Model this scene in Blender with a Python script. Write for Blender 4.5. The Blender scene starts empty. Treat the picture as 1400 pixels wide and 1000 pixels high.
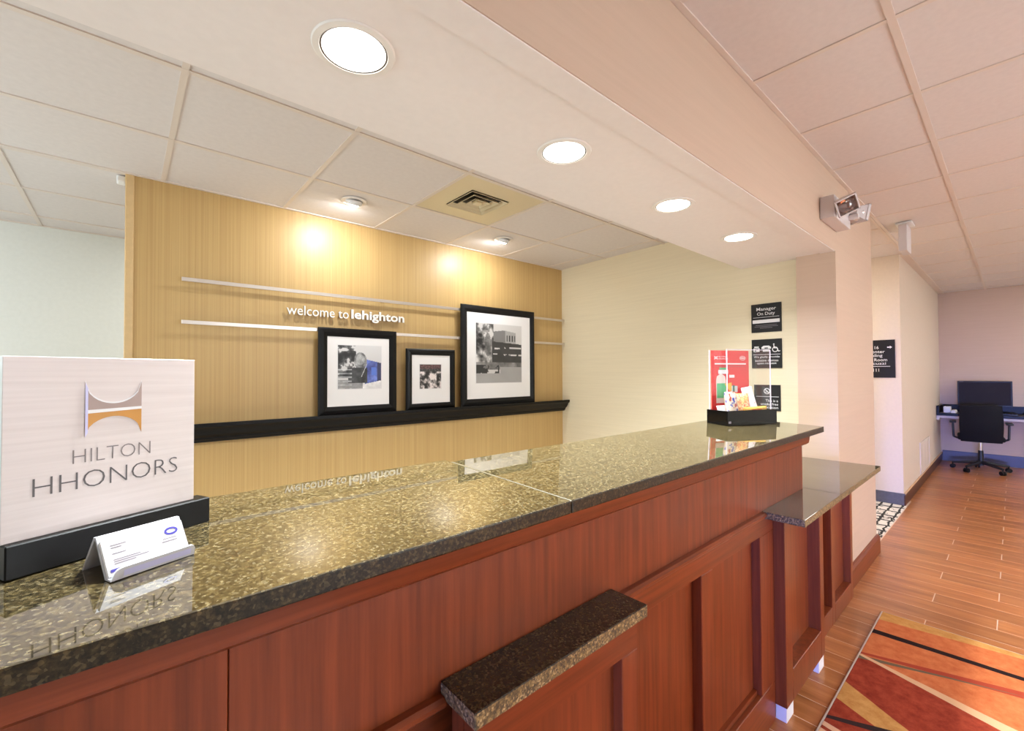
import bpy, bmesh, math, random
import numpy as np
from mathutils import Matrix, Vector

random.seed(7)
S = bpy.context.scene
COL = S.collection
PI = math.pi

# ------------------------------------------------------------------ camera
F_PX = 602.9
RIGHT = Vector((0.75110358, -0.66016386, -0.00520511))
UP = Vector((-0.00757864, -0.01650589, 0.99983505))
FWD = Vector((0.66014088, 0.75094023, 0.01740078))
cam_d = bpy.data.cameras.new('camera')
cam_d.sensor_width = 36.0
cam_d.lens = F_PX / 1400.0 * 36.0
cam_d.clip_start = 0.02
cam = bpy.data.objects.new('camera', cam_d)
COL.objects.link(cam)
cam.matrix_world = Matrix(((RIGHT.x, UP.x, -FWD.x, 0.0), (RIGHT.y, UP.y, -FWD.y, 0.0),
                           (RIGHT.z, UP.z, -FWD.z, 1.39), (0, 0, 0, 1)))
S.camera = cam

# ------------------------------------------------------------------ colour management, world, room lights
S.view_settings.view_transform = 'Standard'
S.view_settings.look = 'None'
S.view_settings.gamma = 1.0
S.view_settings.use_curve_mapping = False
S.view_settings.exposure = 0.0
S.cycles.caustics_reflective = False
S.cycles.caustics_refractive = False

world = bpy.data.worlds.new('sky')
S.world = world
world.use_nodes = True
world.node_tree.nodes['Background'].inputs[0].default_value = (0.62, 0.78, 1.0, 1)
world.node_tree.nodes['Background'].inputs[1].default_value = 0.6


def area(name, loc, aim, power, color, sx, sy=None, spread=PI):
    d = bpy.data.lights.new(name, 'AREA')
    d.energy = power
    d.color = color
    if sy is None:
        d.shape = 'DISK'; d.size = sx
    else:
        d.shape = 'RECTANGLE'; d.size = sx; d.size_y = sy
    d.spread = spread
    o = bpy.data.objects.new(name, d)
    COL.objects.link(o)
    o.location = loc
    o.rotation_euler = (Vector(aim) - Vector(loc)).to_track_quat('-Z', 'Y').to_euler()
    return o


WARM = (0.80, 0.92, 1.0)
SOFTWARM = (0.90, 0.98, 1.0)
DAY = (0.22, 0.32, 1.0)
# daylight through the entrance glazing at the left end of the lobby
area('daylight_entrance', (-3.62, -0.72, 0.72), (9.5, 0.35, 0.10), 23, DAY, 1.5, 0.6, math.radians(25))
# added unseen lobby ceiling fixtures for fill (housings built further down)
LOBBY_FILL = [(2.30, -1.60), (4.30, -1.60), (6.30, -1.60), (8.15, -1.30)]
for fx, fy in LOBBY_FILL:
    area('lobby_fill_lamp', (fx, fy, 2.575), (fx, fy, 0), 9, WARM, 1.1, 0.5)
# floor lamps added behind the camera as unseen fill (built further down)
FILL_LAMPS = [(2.5, -2.7), (5.2, -2.9), (8.2, -2.9)]
for (fx, fy), pw in zip(FILL_LAMPS, (235, 42, 112)):
    d = bpy.data.lights.new('added_lamp_bulb', 'POINT')
    d.energy = pw; d.color = WARM; d.shadow_soft_size = 0.10
    o = bpy.data.objects.new('added_lamp_bulb', d)
    COL.objects.link(o); o.location = (fx, fy, 1.55)
# unseen low window light added behind the camera to brighten the column foot
area('added_lobby_daylight', (1.9, -3.27, 0.85), (1.9, 0.0, 0.75), 46, (0.86, 0.92, 1.0), 2.0, 1.4)
# unseen ceiling panel added over the left desk area to brighten the tan wall
area('desk_fill_lamp', (-1.705, 2.245, 2.44), (-1.705, 2.245, 0), 18, (0.90, 0.98, 1.0), 0.5, 0.5)
# office behind the partition: ceiling fixture
area('office_lamp', (1.15, 3.95, 2.45), (1.15, 3.95, 0), 18, (0.78, 0.90, 1.0), 1.0, 0.5)
# window light added out of view at the left end, fill for the ceiling
area('added_office_daylight', (-3.40, 2.35, 1.25), (0.0, 2.3, 2.0), 86, (0.84, 0.96, 1.0), 1.7, 1.5)
# hallway ceiling fixture
area('hall_lamp', (5.2, 2.0, 2.575), (5.2, 2.0, 0), 30, (0.95, 0.98, 0.98), 0.5, 0.5)


# ------------------------------------------------------------------ materials
def lin(c):
    return tuple(((v / 255) / 12.92 if v / 255 <= 0.04045 else ((v / 255 + 0.055) / 1.055) ** 2.4) for v in c)


def L4(c):
    return (*lin(c), 1.0)


class NT:
    """tiny node-tree helper"""
    def __init__(self, name):
        self.m = bpy.data.materials.new(name)
        self.m.use_nodes = True
        self.t = self.m.node_tree
        self.b = self.t.nodes['Principled BSDF']

    def n(self, typ, **kw):
        nd = self.t.nodes.new(typ)
        for k, v in kw.items():
            setattr(nd, k, v)
        return nd

    def l(self, a, b):
        self.t.links.new(a, b)

    def coords(self, scale=(1, 1, 1), kind='Object', rot=(0, 0, 0)):
        tc = self.n('ShaderNodeTexCoord')
        mp = self.n('ShaderNodeMapping')
        mp.inputs['Scale'].default_value = scale
        mp.inputs['Rotation'].default_value = rot
        self.l(tc.outputs[kind], mp.inputs['Vector'])
        return mp.outputs['Vector']

    def noise(self, vec, scale, detail=3, rough=0.5):
        nd = self.n('ShaderNodeTexNoise')
        nd.inputs['Scale'].default_value = scale
        nd.inputs['Detail'].default_value = detail
        nd.inputs['Roughness'].default_value = rough
        self.l(vec, nd.inputs['Vector'])
        return nd.outputs['Fac']

    def ramp(self, fac, stops):
        r = self.n('ShaderNodeValToRGB')
        e = r.color_ramp.elements
        while len(e) < len(stops):
            e.new(0.5)
        for el, (p, c) in zip(e, stops):
            el.position = p
            el.color = L4(c) if max(c) > 1 or len(c) == 3 else c
        self.l(fac, r.inputs['Fac'])
        return r.outputs['Color']

    def math(self, op, a, b=None):
        nd = self.n('ShaderNodeMath', operation=op)
        for i, v in enumerate((a, b)):
            if v is None:
                continue
            if isinstance(v, (int, float)):
                nd.inputs[i].default_value = v
            else:
                self.l(v, nd.inputs[i])
        return nd.outputs[0]

    def mix(self, fac, a, b, blend='MIX'):
        nd = self.n('ShaderNodeMix', data_type='RGBA', blend_type=blend)
        for sock, v in ((nd.inputs[0], fac), (nd.inputs[6], a), (nd.inputs[7], b)):
            if isinstance(v, (int, float)):
                sock.default_value = v
            elif isinstance(v, tuple):
                sock.default_value = L4(v) if len(v) == 3 else v
            else:
                self.l(v, sock)
        return nd.outputs[2]

    def bump(self, h, strength=0.1, dist=0.002):
        b = self.n('ShaderNodeBump')
        b.inputs['Strength'].default_value = strength
        b.inputs['Distance'].default_value = dist
        self.l(h, b.inputs['Height'])
        self.l(b.outputs['Normal'], self.b.inputs['Normal'])

    def base(self, v):
        if isinstance(v, tuple):
            self.b.inputs['Base Color'].default_value = L4(v)
        else:
            self.l(v, self.b.inputs['Base Color'])


def plain(name, c, rough=0.5, metal=0.0, spec=0.5, emit=0, noise=0.0, coat=0.0, ior=1.5):
    k = NT(name)
    if noise:
        f = k.noise(k.coords(), 40, 3)
        d = tuple(max(0, int(v * (1 - noise))) for v in c)
        k.base(k.ramp(f, [(0.3, d), (0.7, c)]))
    else:
        k.base(c)
    k.b.inputs['Roughness'].default_value = rough
    k.b.inputs['Metallic'].default_value = metal
    k.b.inputs['Specular IOR Level'].default_value = spec
    k.b.inputs['IOR'].default_value = ior
    k.b.inputs['Coat Weight'].default_value = coat
    if emit:
        k.b.inputs['Emission Color'].default_value = L4(c)
        k.b.inputs['Emission Strength'].default_value = emit
    return k.m


def granite(name, rough, ior, bright=1.0):
    k = NT(name)
    v = k.coords()
    a = k.noise(v, 150, 4, 0.6)
    c1 = k.ramp(a, [(0.30, (22, 18, 12)), (0.46, (52, 44, 26)), (0.56, (84, 70, 40)), (0.68, (120, 104, 66))])
    vo = k.n('ShaderNodeTexVoronoi')
    vo.inputs['Scale'].default_value = 300
    k.l(v, vo.inputs['Vector'])
    sep = k.n('ShaderNodeSeparateColor')
    k.l(vo.outputs['Color'], sep.inputs[0])
    spk = k.ramp(sep.outputs[0], [(0.0, (24, 21, 16)), (0.55, (52, 44, 29)), (0.80, (92, 78, 50)), (0.97, (134, 122, 94))])
    c = k.mix(0.5, c1, spk)
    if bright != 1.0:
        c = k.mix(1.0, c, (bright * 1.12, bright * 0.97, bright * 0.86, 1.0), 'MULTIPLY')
    k.base(c)
    k.b.inputs['Roughness'].default_value = rough
    k.b.inputs['IOR'].default_value = ior
    return k.m


def wood(name, dark, mid, light, rough=0.3, vert=True, rand=False, grain=60, coat=0.06):
    k = NT(name)
    sc = (grain, grain, 2.2) if vert else (2.2, grain, grain)
    if vert == 'y':
        sc = (grain, 2.2, grain)
    v = k.coords(sc)
    if rand:
        oi = k.n('ShaderNodeObjectInfo')
        add = k.n('ShaderNodeVectorMath', operation='ADD')
        sc2 = k.n('ShaderNodeVectorMath', operation='SCALE')
        cmb = k.n('ShaderNodeCombineXYZ')
        for i in range(3):
            k.l(oi.outputs['Random'], cmb.inputs[i])
        k.l(cmb.outputs[0], sc2.inputs[0]); sc2.inputs['Scale'].default_value = 90
        k.l(v, add.inputs[0]); k.l(sc2.outputs[0], add.inputs[1])
        v = add.outputs[0]
    f = k.noise(v, 1.0, 4, 0.6)
    c = k.ramp(f, [(0.28, dark), (0.5, mid), (0.74, light)])
    big = k.noise(k.coords((9, 9, 3.5)), 1.0, 4, 0.65)
    c = k.mix(k.math('MULTIPLY', big, 0.55), c, dark)
    if rand:
        hv = k.n('ShaderNodeHueSaturation')
        k.l(c, hv.inputs['Color'])
        k.l(k.math('ADD', k.math('MULTIPLY', oi.outputs['Random'], 0.35), 0.82), hv.inputs['Value'])
        c = hv.outputs['Color']
    k.base(c)
    k.b.inputs['Roughness'].default_value = rough
    k.b.inputs['Coat Weight'].default_value = coat
    k.b.inputs['Specular IOR Level'].default_value = 0.3
    k.b.inputs['Coat Roughness'].default_value = 0.16
    k.bump(f, 0.04, 0.001)
    return k.m


def streak(name, a, b, scale, rough=0.55, spec=0.3, bump=0.03):
    k = NT(name)
    f = k.noise(k.coords(scale), 1.0, 3, 0.6)
    k.base(k.ramp(f, [(0.3, a), (0.7, b)]))
    k.b.inputs['Roughness'].default_value = rough
    k.b.inputs['Specular IOR Level'].default_value = spec
    k.bump(f, bump, 0.001)
    return k.m


def acrylic(name, tint=0.97, edge=(225, 235, 245)):
    k = NT(name)
    t = k.t
    t.nodes.remove(k.b)
    out = t.nodes['Material Output']
    tr = k.n('ShaderNodeBsdfTransparent')
    tr.inputs[0].default_value = (tint, tint, tint, 1)
    gl = k.n('ShaderNodeBsdfGlossy')
    gl.inputs['Roughness'].default_value = 0.02
    lw = k.n('ShaderNodeLayerWeight')
    lw.inputs['Blend'].default_value = 0.5
    mx = k.n('ShaderNodeMixShader')
    k.l(k.math('ADD', k.math('MULTIPLY', k.math('POWER', lw.outputs['Facing'], 4.0), 0.5), 0.03), mx.inputs[0]); k.l(tr.outputs[0], mx.inputs[1]); k.l(gl.outputs[0], mx.inputs[2])
    k.l(mx.outputs[0], out.inputs['Surface'])
    return k.m


M = {}
M['wall_tan'] = streak('tan_vinyl_wallcovering', (186, 150, 94), (202, 168, 110), (140, 140, 0.6), 0.42, 0.5)
M['tan_trim'] = plain('tan_corner_trim', (216, 182, 130), 0.5, noise=0.03)
M['wall_cream'] = streak('cream_wallcovering', (229, 214, 183), (235, 220, 189), (1.0, 2.0, 90), 0.6, 0.3, 0.006)
M['wall_peach'] = streak('peach_wallcovering', (202, 175, 153), (206, 179, 157), (2, 2, 60), 0.6, 0.3, 0.004)
M['wall_white'] = plain('pale_office_paint', (226, 228, 222), 0.6, noise=0.015)
M['wall_hall'] = plain('warm_white_paint', (222, 204, 184), 0.6, noise=0.015)
M['soffit'] = plain('soffit_paint', (238, 228, 222), 0.6, noise=0.01)
M['tile'] = plain('ceiling_tile_board', (224, 215, 210), 0.8, noise=0.02)
M['tee'] = plain('ceiling_tee_enamel', (222, 208, 196), 0.45)
M['above'] = plain('plenum_dark', (90, 84, 80), 0.9)
M['granite'] = granite('polished_brown_granite', 0.02, 2.35)
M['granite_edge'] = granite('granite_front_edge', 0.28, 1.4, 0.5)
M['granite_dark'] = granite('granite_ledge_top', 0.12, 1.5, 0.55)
M['granite_lit'] = granite('granite_lit_edge_tone', 0.45, 1.45, 2.6)  # same granite lightened: warm light on the edges put into the colour
M['seam_glint'] = plain('seam_highlight_tone', (84, 74, 52), 0.5)  # strip colour stands in for the glint along the polished slab edges
M['cherry'] = wood('cherry_veneer', (98, 42, 18), (126, 56, 25), (148, 68, 32), 0.40)
M['cherry_h'] = wood('cherry_rail', (98, 42, 18), (126, 56, 25), (148, 68, 32), 0.34, vert=False)
M['cherry_low'] = wood('cherry_low_cabinet', (104, 48, 24), (126, 60, 31), (144, 72, 39), 0.3)
M['plank'] = wood('wood_look_plank', (146, 86, 46), (180, 113, 64), (204, 138, 86), 0.28, vert='y', rand=True, grain=26, coat=0.15)
M['grout'] = plain('plank_grout', (226, 196, 176), 0.8, noise=0.04)
M['subfloor'] = plain('floor_screed', (150, 100, 68), 0.5, noise=0.08)
M['black'] = plain('black_satin', (13, 11, 10), 0.38, spec=0.22)
M['blackgloss'] = plain('black_gloss', (9, 8, 8), 0.12, spec=0.35)
M['blackmatt'] = plain('black_matt', (15, 13, 13), 0.5, spec=0.25)
M['plastic_dark'] = plain('dark_plastic', (26, 25, 30), 0.45)
M['mesh_dark'] = plain('black_chair_mesh', (14, 13, 17), 0.75, spec=0.2)
M['signblack'] = plain('sign_black', (26, 23, 23), 0.5, spec=0.3)
M['white'] = plain('white_plastic', (238, 236, 234), 0.35)
M['whiteprint'] = plain('white_print', (226, 222, 222), 0.5)
M['paper'] = plain('white_mat_board', (240, 236, 234), 0.7)
M['board'] = streak('brushed_white_sign_panel', (206, 192, 188), (216, 203, 199), (4, 4, 160), 0.35, 0.4, 0.0)
M['boardedge'] = plain('acrylic_edge', (196, 206, 204), 0.2)
M['grayprint'] = plain('grey_print', (118, 106, 104), 0.5)
M['darkprint'] = plain('dark_print', (84, 76, 76), 0.5)
M['goldprint'] = plain('gold_print', (190, 130, 48), 0.35)
M['taupeprint'] = plain('taupe_print', (160, 136, 128), 0.4)
M['blueprint'] = plain('blue_print', (52, 44, 140), 0.5)
M['paleblueprint'] = plain('pale_blue_print', (196, 192, 226), 0.5)
M['faintprint'] = plain('faint_grey_print', (120, 112, 118), 0.6)
M['metal'] = plain('brushed_aluminium', (214, 204, 196), 0.3, metal=0.85)
M['chrome'] = plain('chrome', (225, 222, 222), 0.12, metal=1.0)
M['letter_shade_side'] = plain('letter_shade_return', (92, 70, 48), 0.4, metal=0.5)  # dark brown sides carry the shadow beside the letters
M['letter'] = plain('brushed_letter_face', (244, 238, 230), 0.35, metal=0.15)
M['lens'] = plain('lamp_lens', (255, 252, 244), 0.5, emit=9)
M['lens_warm'] = plain('lamp_lens_warm', (255, 244, 226), 0.5, emit=5)
M['bulb'] = plain('lit_reflector_bulb', (255, 246, 232), 0.5, emit=110)
kk = NT('lamp_shade_fabric')
tl_ = kk.n('ShaderNodeBsdfTranslucent'); tl_.inputs[0].default_value = (0.9, 0.9, 0.88, 1)
tp_ = kk.n('ShaderNodeBsdfTransparent')
mx_ = kk.n('ShaderNodeMixShader'); mx_.inputs[0].default_value = 0.5
kk.l(tl_.outputs[0], mx_.inputs[1]); kk.l(tp_.outputs[0], mx_.inputs[2])
kk.l(mx_.outputs[0], kk.t.nodes['Material Output'].inputs['Surface'])
M['shade'] = kk.m
M['trimwhite'] = plain('white_light_trim', (236, 228, 220), 0.4)
M['trimdark'] = plain('dark_trim_gap', (80, 66, 56), 0.5)
M['cream_plastic'] = plain('ivory_diffuser', (220, 204, 168), 0.45)
M['emergency'] = plain('grey_white_plastic', (214, 206, 206), 0.45)
M['bounce_carpet'] = plain('grey_bounce_carpet', (186, 182, 176), 0.95, noise=0.06)  # neutral grey for unseen floors, chosen for the light it bounces
M['base_grey'] = plain('grey_rubber_base', (92, 88, 94), 0.5, noise=0.1)
M['base_dark'] = wood('dark_wood_base', (60, 34, 24), (84, 50, 34), (104, 66, 46), 0.35, vert=False)
M['base_top'] = plain('base_top_strip', (206, 166, 126), 0.5)
M['base_blue'] = plain('dark_base', (74, 70, 90), 0.4)
M['cardprint'] = plain('white_card', (190, 184, 187), 0.6)
M['red'] = plain('red_poster', (216, 56, 54), 0.4)
M['green'] = plain('green_print', (96, 178, 124), 0.5)
M['yellow'] = plain('yellow_wrapper', (232, 176, 70), 0.35)
M['acrylic'] = acrylic('clear_acrylic')
M['acryl_edge'] = plain('acrylic_polished_edge', (228, 214, 226), 0.2)
M['acryl_white'] = plain('frosted_acrylic', (206, 203, 208), 0.2, spec=0.6)
M['glass'] = acrylic('window_glass', 0.98)
M['edge_tan'] = plain('rug_binding', (190, 168, 150), 0.8)
M['panel_white'] = plain('grille_white', (222, 206, 190), 0.5)


def hall_carpet():
    k = NT('hallway_lattice_carpet')
    v = k.coords((1, 1, 1))
    sx = k.n('ShaderNodeSeparateXYZ'); k.l(v, sx.inputs[0])
    w = k.noise(v, 9, 2)
    wob = k.math('MULTIPLY', k.math('SUBTRACT', w, 0.5), 0.05)
    masks = []
    for ax, per, wd in ((0, 0.19, 0.18), (1, 0.085, 0.20)):
        p = k.math('DIVIDE', k.math('ADD', sx.outputs[ax], wob), per)
        fr = k.math('FRACT', k.math('ADD', p, 50))
        masks.append(k.math('LESS_THAN', fr, wd))
    n2 = k.noise(v, 7, 1)
    ring = k.math('LESS_THAN', k.math('ABSOLUTE', k.math('SUBTRACT', n2, 0.5)), 0.012)
    m = k.math('MAXIMUM', k.math('MAXIMUM', masks[0], masks[1]), ring)
    k.base(k.mix(m, (222, 212, 204), (36, 32, 32)))
    k.b.inputs['Roughness'].default_value = 0.95
    return k.m


M['hall_carpet'] = hall_carpet()


def rug_mat():
    """woven area rug: slanting colour bands, in the rug's own metres (object coordinates, origin at its far corner)"""
    k = NT('striped_wool_rug')
    v = k.coords((1, 1, 1))
    s = k.n('ShaderNodeSeparateXYZ'); k.l(v, s.inputs[0])
    a, c = s.outputs[0], s.outputs[1]          # a = along the desk (negative towards the entrance), c = into the lobby (negative)
    nz = k.noise(v, 26, 4, 0.7)
    fine = k.noise(v, 420, 2)
    wob = k.math('MULTIPLY', k.math('SUBTRACT', k.noise(v, 6, 2), 0.5), 0.008)

    def line(p, q):
        """signed side of the line p->q (positive = +x side)"""
        (x0, y0), (x1, y1) = p, q
        m = (x1 - x0) / (y1 - y0)
        t = k.math('MULTIPLY', k.math('SUBTRACT', c, y0), m)
        return k.math('ADD', k.math('SUBTRACT', k.math('SUBTRACT', a, x0), t), wob)

    def band(e0, e1):
        lo = k.math('GREATER_THAN', line(*e0), 0)
        hi = k.math('LESS_THAN', line(*e1), 0)
        return k.math('MULTIPLY', lo, hi)
    orange = k.ramp(nz, [(0.3, (192, 98, 52)), (0.7, (216, 126, 76))])
    rust = k.ramp(nz, [(0.3, (132, 44, 28)), (0.7, (172, 72, 46))])
    gold = k.ramp(nz, [(0.3, (190, 130, 66)), (0.7, (216, 162, 92))])
    col = orange
    for e0, e1, cc in RUG_BANDS:
        m = band(e0, e1)
        col = k.mix(m, col, {'rust': rust, 'gold': gold, 'orange': orange}.get(cc, cc) if isinstance(cc, str) else cc)
    k.base(k.mix(k.math('MULTIPLY', fine, 0.18), col, (90, 40, 24)))
    k.b.inputs['Roughness'].default_value = 0.95
    k.b.inputs['Specular IOR Level'].default_value = 0.1
    k.bump(fine, 0.25, 0.002)
    return k.m


BIG = 3.0
RUG_BANDS = [
    (((-0.125, 0.0), (-0.054, -0.525)), ((BIG, 0.0), (BIG, -0.53)), 'gold'),
    (((-0.310, 0.0), (-0.277, -0.534)), ((-0.263, 0.0), (-0.242, -0.535)), (30, 24, 24)),
    (((-0.573, 0.0), (-0.438, -0.533)), ((-0.556, 0.0), (-0.380, -0.533)), (168, 66, 44)),
    (((-BIG, 0.0), (-BIG, -0.53)), ((-0.585, 0.0), (-0.755, -0.470)), 'rust'),
    (((-0.625, 0.0), (-0.475, -0.385)), ((-0.592, 0.0), (-0.465, -0.385)), (112, 96, 72)),
    (((-0.586, 0.0), (-0.753, -0.465)), ((-0.568, 0.0), (-0.697, -0.478)), (222, 176, 132)),
    (((-1.010, 0.0), (-1.270, -0.5)), ((-0.860, 0.0), (-1.190, -0.5)), 'gold'),
    (((-1.179, 0.0), (-0.980, -0.5)), ((-1.157, 0.0), (-0.920, -0.5)), (50, 40, 38)),
    (((-1.225, 0.0), (-1.30, -0.3)), ((-1.198, 0.0), (-1.255, -0.3)), (226, 178, 140)),
    (((-1.275, 0.0), (-1.36, -0.3)), ((-1.245, 0.0), (-1.32, -0.3)), (226, 178, 140)),
]
M['rug'] = rug_mat()


def pouch_mat(name, stops):
    k = NT(name)
    v = k.coords((1, 1, 1))
    f = k.noise(v, 38, 2, 0.6)
    k.base(k.ramp(f, stops))
    k.b.inputs['Roughness'].default_value = 0.25
    return k.m


# ------------------------------------------------------------------ geometry helpers
WM = {}


def local(o):
    return Matrix.Translation(o.location) @ o.rotation_euler.to_matrix().to_4x4()


def world(o):
    m = local(o)
    while o.parent:
        o = o.parent
        m = local(o) @ m
    return m


class MB:
    def __init__(self):
        self.bm = bmesh.new()

    def _add(self, t, mi=0):
        me = bpy.data.meshes.new('tmp')
        for f in t.faces:
            f.material_index = mi
        t.to_mesh(me); t.free()
        self.bm.from_mesh(me)
        bpy.data.meshes.remove(me)
        return self

    def box(self, x0, x1, y0, y1, z0, z1, bev=0.0, mat=None, seg=1, mi=0):
        t = bmesh.new()
        bmesh.ops.create_cube(t, size=1)
        m = Matrix.Translation(((x0 + x1) / 2, (y0 + y1) / 2, (z0 + z1) / 2)) @ Matrix.Diagonal((x1 - x0, y1 - y0, z1 - z0, 1))
        bmesh.ops.transform(t, matrix=m, verts=t.verts)
        if bev:
            bmesh.ops.bevel(t, geom=t.edges[:], offset=bev, segments=seg, affect='EDGES', profile=0.5)
        if mat is not None:
            bmesh.ops.transform(t, matrix=mat, verts=t.verts)
        return self._add(t, mi)

    def prism(self, poly, axis, a, b, mat=None, bev=0.0, mi=0):
        """extrude a 2-D polygon along 'x','y' or 'z' from a to b"""
        t = bmesh.new()
        def P(p, h):
            return {'x': (h, p[0], p[1]), 'y': (p[0], h, p[1]), 'z': (p[0], p[1], h)}[axis]
        v0 = [t.verts.new(P(p, a)) for p in poly]
        v1 = [t.verts.new(P(p, b)) for p in poly]
        t.faces.new(v0); t.faces.new(v1)
        n = len(poly)
        for i in range(n):
            t.faces.new((v0[i], v0[(i + 1) % n], v1[(i + 1) % n], v1[i]))
        bmesh.ops.recalc_face_normals(t, faces=t.faces)
        if bev:
            bmesh.ops.bevel(t, geom=t.edges[:], offset=bev, segments=2, affect='EDGES', profile=0.5)
        if mat is not None:
            bmesh.ops.transform(t, matrix=mat, verts=t.verts)
        return self._add(t, mi)

    def cyl(self, p, q, r0, r1=None, n=20, caps=True, mi=0):
        p, q = Vector(p), Vector(q)
        t = bmesh.new()
        bmesh.ops.create_cone(t, cap_ends=caps, segments=n, radius1=r0, radius2=r0 if r1 is None else r1, depth=(q - p).length)
        m = Matrix.Translation((p + q) / 2) @ (q - p).to_track_quat('Z', 'Y').to_matrix().to_4x4()
        bmesh.ops.transform(t, matrix=m, verts=t.verts)
        return self._add(t, mi)

    def lathe(self, prof, loc, axis=(0, 0, 1), n=32, mi=0):
        """spin (radius, height) profile"""
        t = bmesh.new()
        rings = []
        for r, h in prof:
            if r < 1e-6:
                rings.append([t.verts.new((0, 0, h))])
            else:
                rings.append([t.verts.new((r * math.cos(2 * PI * i / n), r * math.sin(2 * PI * i / n), h)) for i in range(n)])
        for a, b in zip(rings, rings[1:]):
            for i in range(n):
                j = (i + 1) % n
                if len(a) == 1 and len(b) == 1:
                    continue
                if len(a) == 1:
                    t.faces.new((a[0], b[i], b[j]))
                elif len(b) == 1:
                    t.faces.new((a[i], a[j], b[0]))
                else:
                    t.faces.new((a[i], a[j], b[j], b[i]))
        bmesh.ops.recalc_face_normals(t, faces=t.faces)
        m = Matrix.Translation(loc) @ Vector(axis).to_track_quat('Z', 'Y').to_matrix().to_4x4()
        bmesh.ops.transform(t, matrix=m, verts=t.verts)
        return self._add(t, mi)

    def tube(self, pts, r, n=10, mi=0):
        for p, q in zip(pts, pts[1:]):
            self.cyl(p, q, r, n=n, mi=mi)
        return self

    def poly(self, pts, mi=0):
        vs = [self.bm.verts.new(p) for p in pts]
        self.bm.faces.new(vs).material_index = mi
        return self

    def build(self, name, mats, parent=None, smooth=False, space='world'):
        if isinstance(mats, (list, tuple)) and len(mats) == 2:      # second material on the sides
            self.bm.normal_update()
            for f in self.bm.faces:
                f.material_index = 0 if f.normal.z > 0.6 else 1
        if parent is not None and space == 'world':
            bmesh.ops.transform(self.bm, matrix=world(parent).inverted(), verts=self.bm.verts)
        me = bpy.data.meshes.new(name)
        self.bm.to_mesh(me); self.bm.free()
        for m in (mats if isinstance(mats, (list, tuple)) else [mats]):
            me.materials.append(M[m] if isinstance(m, str) else m)
        if smooth:
            for p in me.polygons:
                p.use_smooth = True
            me.set_sharp_from_angle(angle=math.radians(38))
        o = bpy.data.objects.new(name, me)
        COL.objects.link(o)
        if parent is not None:
            o.parent = parent
        return o


def tag(o, label=None, cat=None, group=None, kind=None):
    if label: o['label'] = label
    if cat: o['category'] = cat
    if group: o['group'] = group
    if kind: o['kind'] = kind
    return o


def thing(name, loc, label, cat, group=None, rz=0.0):
    o = bpy.data.objects.new(name, None)
    o.empty_display_size = 0.1
    COL.objects.link(o)
    o.location = loc
    o.rotation_euler = (0, 0, rz)
    return tag(o, label, cat, group)


def struct(o):
    o['kind'] = 'structure'
    return o


def copy_part(o, loc, parent=None):
    c = o.copy()
    COL.objects.link(c)
    if parent is not None:
        c.parent = parent
    c.location = loc
    return c


def text_mesh(body, bold=0.0, extrude=0.0):
    cu = bpy.data.curves.new('lettering', 'FONT')
    cu.body = body
    cu.size = 1.0
    cu.offset = bold
    cu.extrude = extrude
    cu.resolution_u = 3
    cu.align_x = 'CENTER'
    o = bpy.data.objects.new('lettering', cu)
    COL.objects.link(o)
    dg = bpy.context.evaluated_depsgraph_get()
    me = bpy.data.meshes.new_from_object(o.evaluated_get(dg))
    bpy.data.objects.remove(o)
    bpy.data.curves.remove(cu)
    return me


def frame_m(o, xd, nrm):
    """matrix: local x along xd, local y up(ish), local z along nrm"""
    x = Vector(xd).normalized(); z = Vector(nrm).normalized(); y = z.cross(x)
    return Matrix(((x.x, y.x, z.x, o[0]), (x.y, y.y, z.y, o[1]), (x.z, y.z, z.z, o[2]), (0, 0, 0, 1)))


def lettering(body, fm, cx, cy, w, h, mat, parent, bold=0.0, depth=0.0, name='lettering', lift=0.0006):
    """text fitted into a w x h box centred at (cx,cy) on the plane fm"""
    me = text_mesh(body, bold, 0.0)
    bm = bmesh.new(); bm.from_mesh(me); bpy.data.meshes.remove(me)
    xs = [v.co.x for v in bm.verts]; ys = [v.co.y for v in bm.verts]
    sx = w / (max(xs) - min(xs)); sy = h / (max(ys) - min(ys))
    ox, oy = (max(xs) + min(xs)) / 2, (max(ys) + min(ys)) / 2
    for v in bm.verts:
        v.co = Vector(((v.co.x - ox) * sx + cx, (v.co.y - oy) * sy + cy, lift))
    if depth:
        r = bmesh.ops.extrude_face_region(bm, geom=bm.faces[:])
        for e in r['geom']:
            if isinstance(e, bmesh.types.BMVert):
                e.co.z += depth
        bmesh.ops.recalc_face_normals(bm, faces=bm.faces)
    bmesh.ops.transform(bm, matrix=fm, verts=bm.verts)
    k = MB(); k.bm.free(); k.bm = bm
    return k.build(name, mat, parent)


def flat(fm, pts, mat, parent, name, lift=0.0006):
    k = MB()
    k.poly([fm @ Vector((p[0], p[1], lift)) for p in pts])
    return k.build(name, mat, parent)


def rect(x0, x1, y0, y1):
    return [(x0, y0), (x1, y0), (x1, y1), (x0, y1)]


# ================================================================== ROOM SHELL
ZL, ZD, ZS = 2.608, 2.48, 2.143        # lobby ceiling, desk ceiling, soffit
YH = 0.72                              # header / column front face
YB = 3.14                              # tan partition face
XL, XR = -3.5, 9.6
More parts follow.
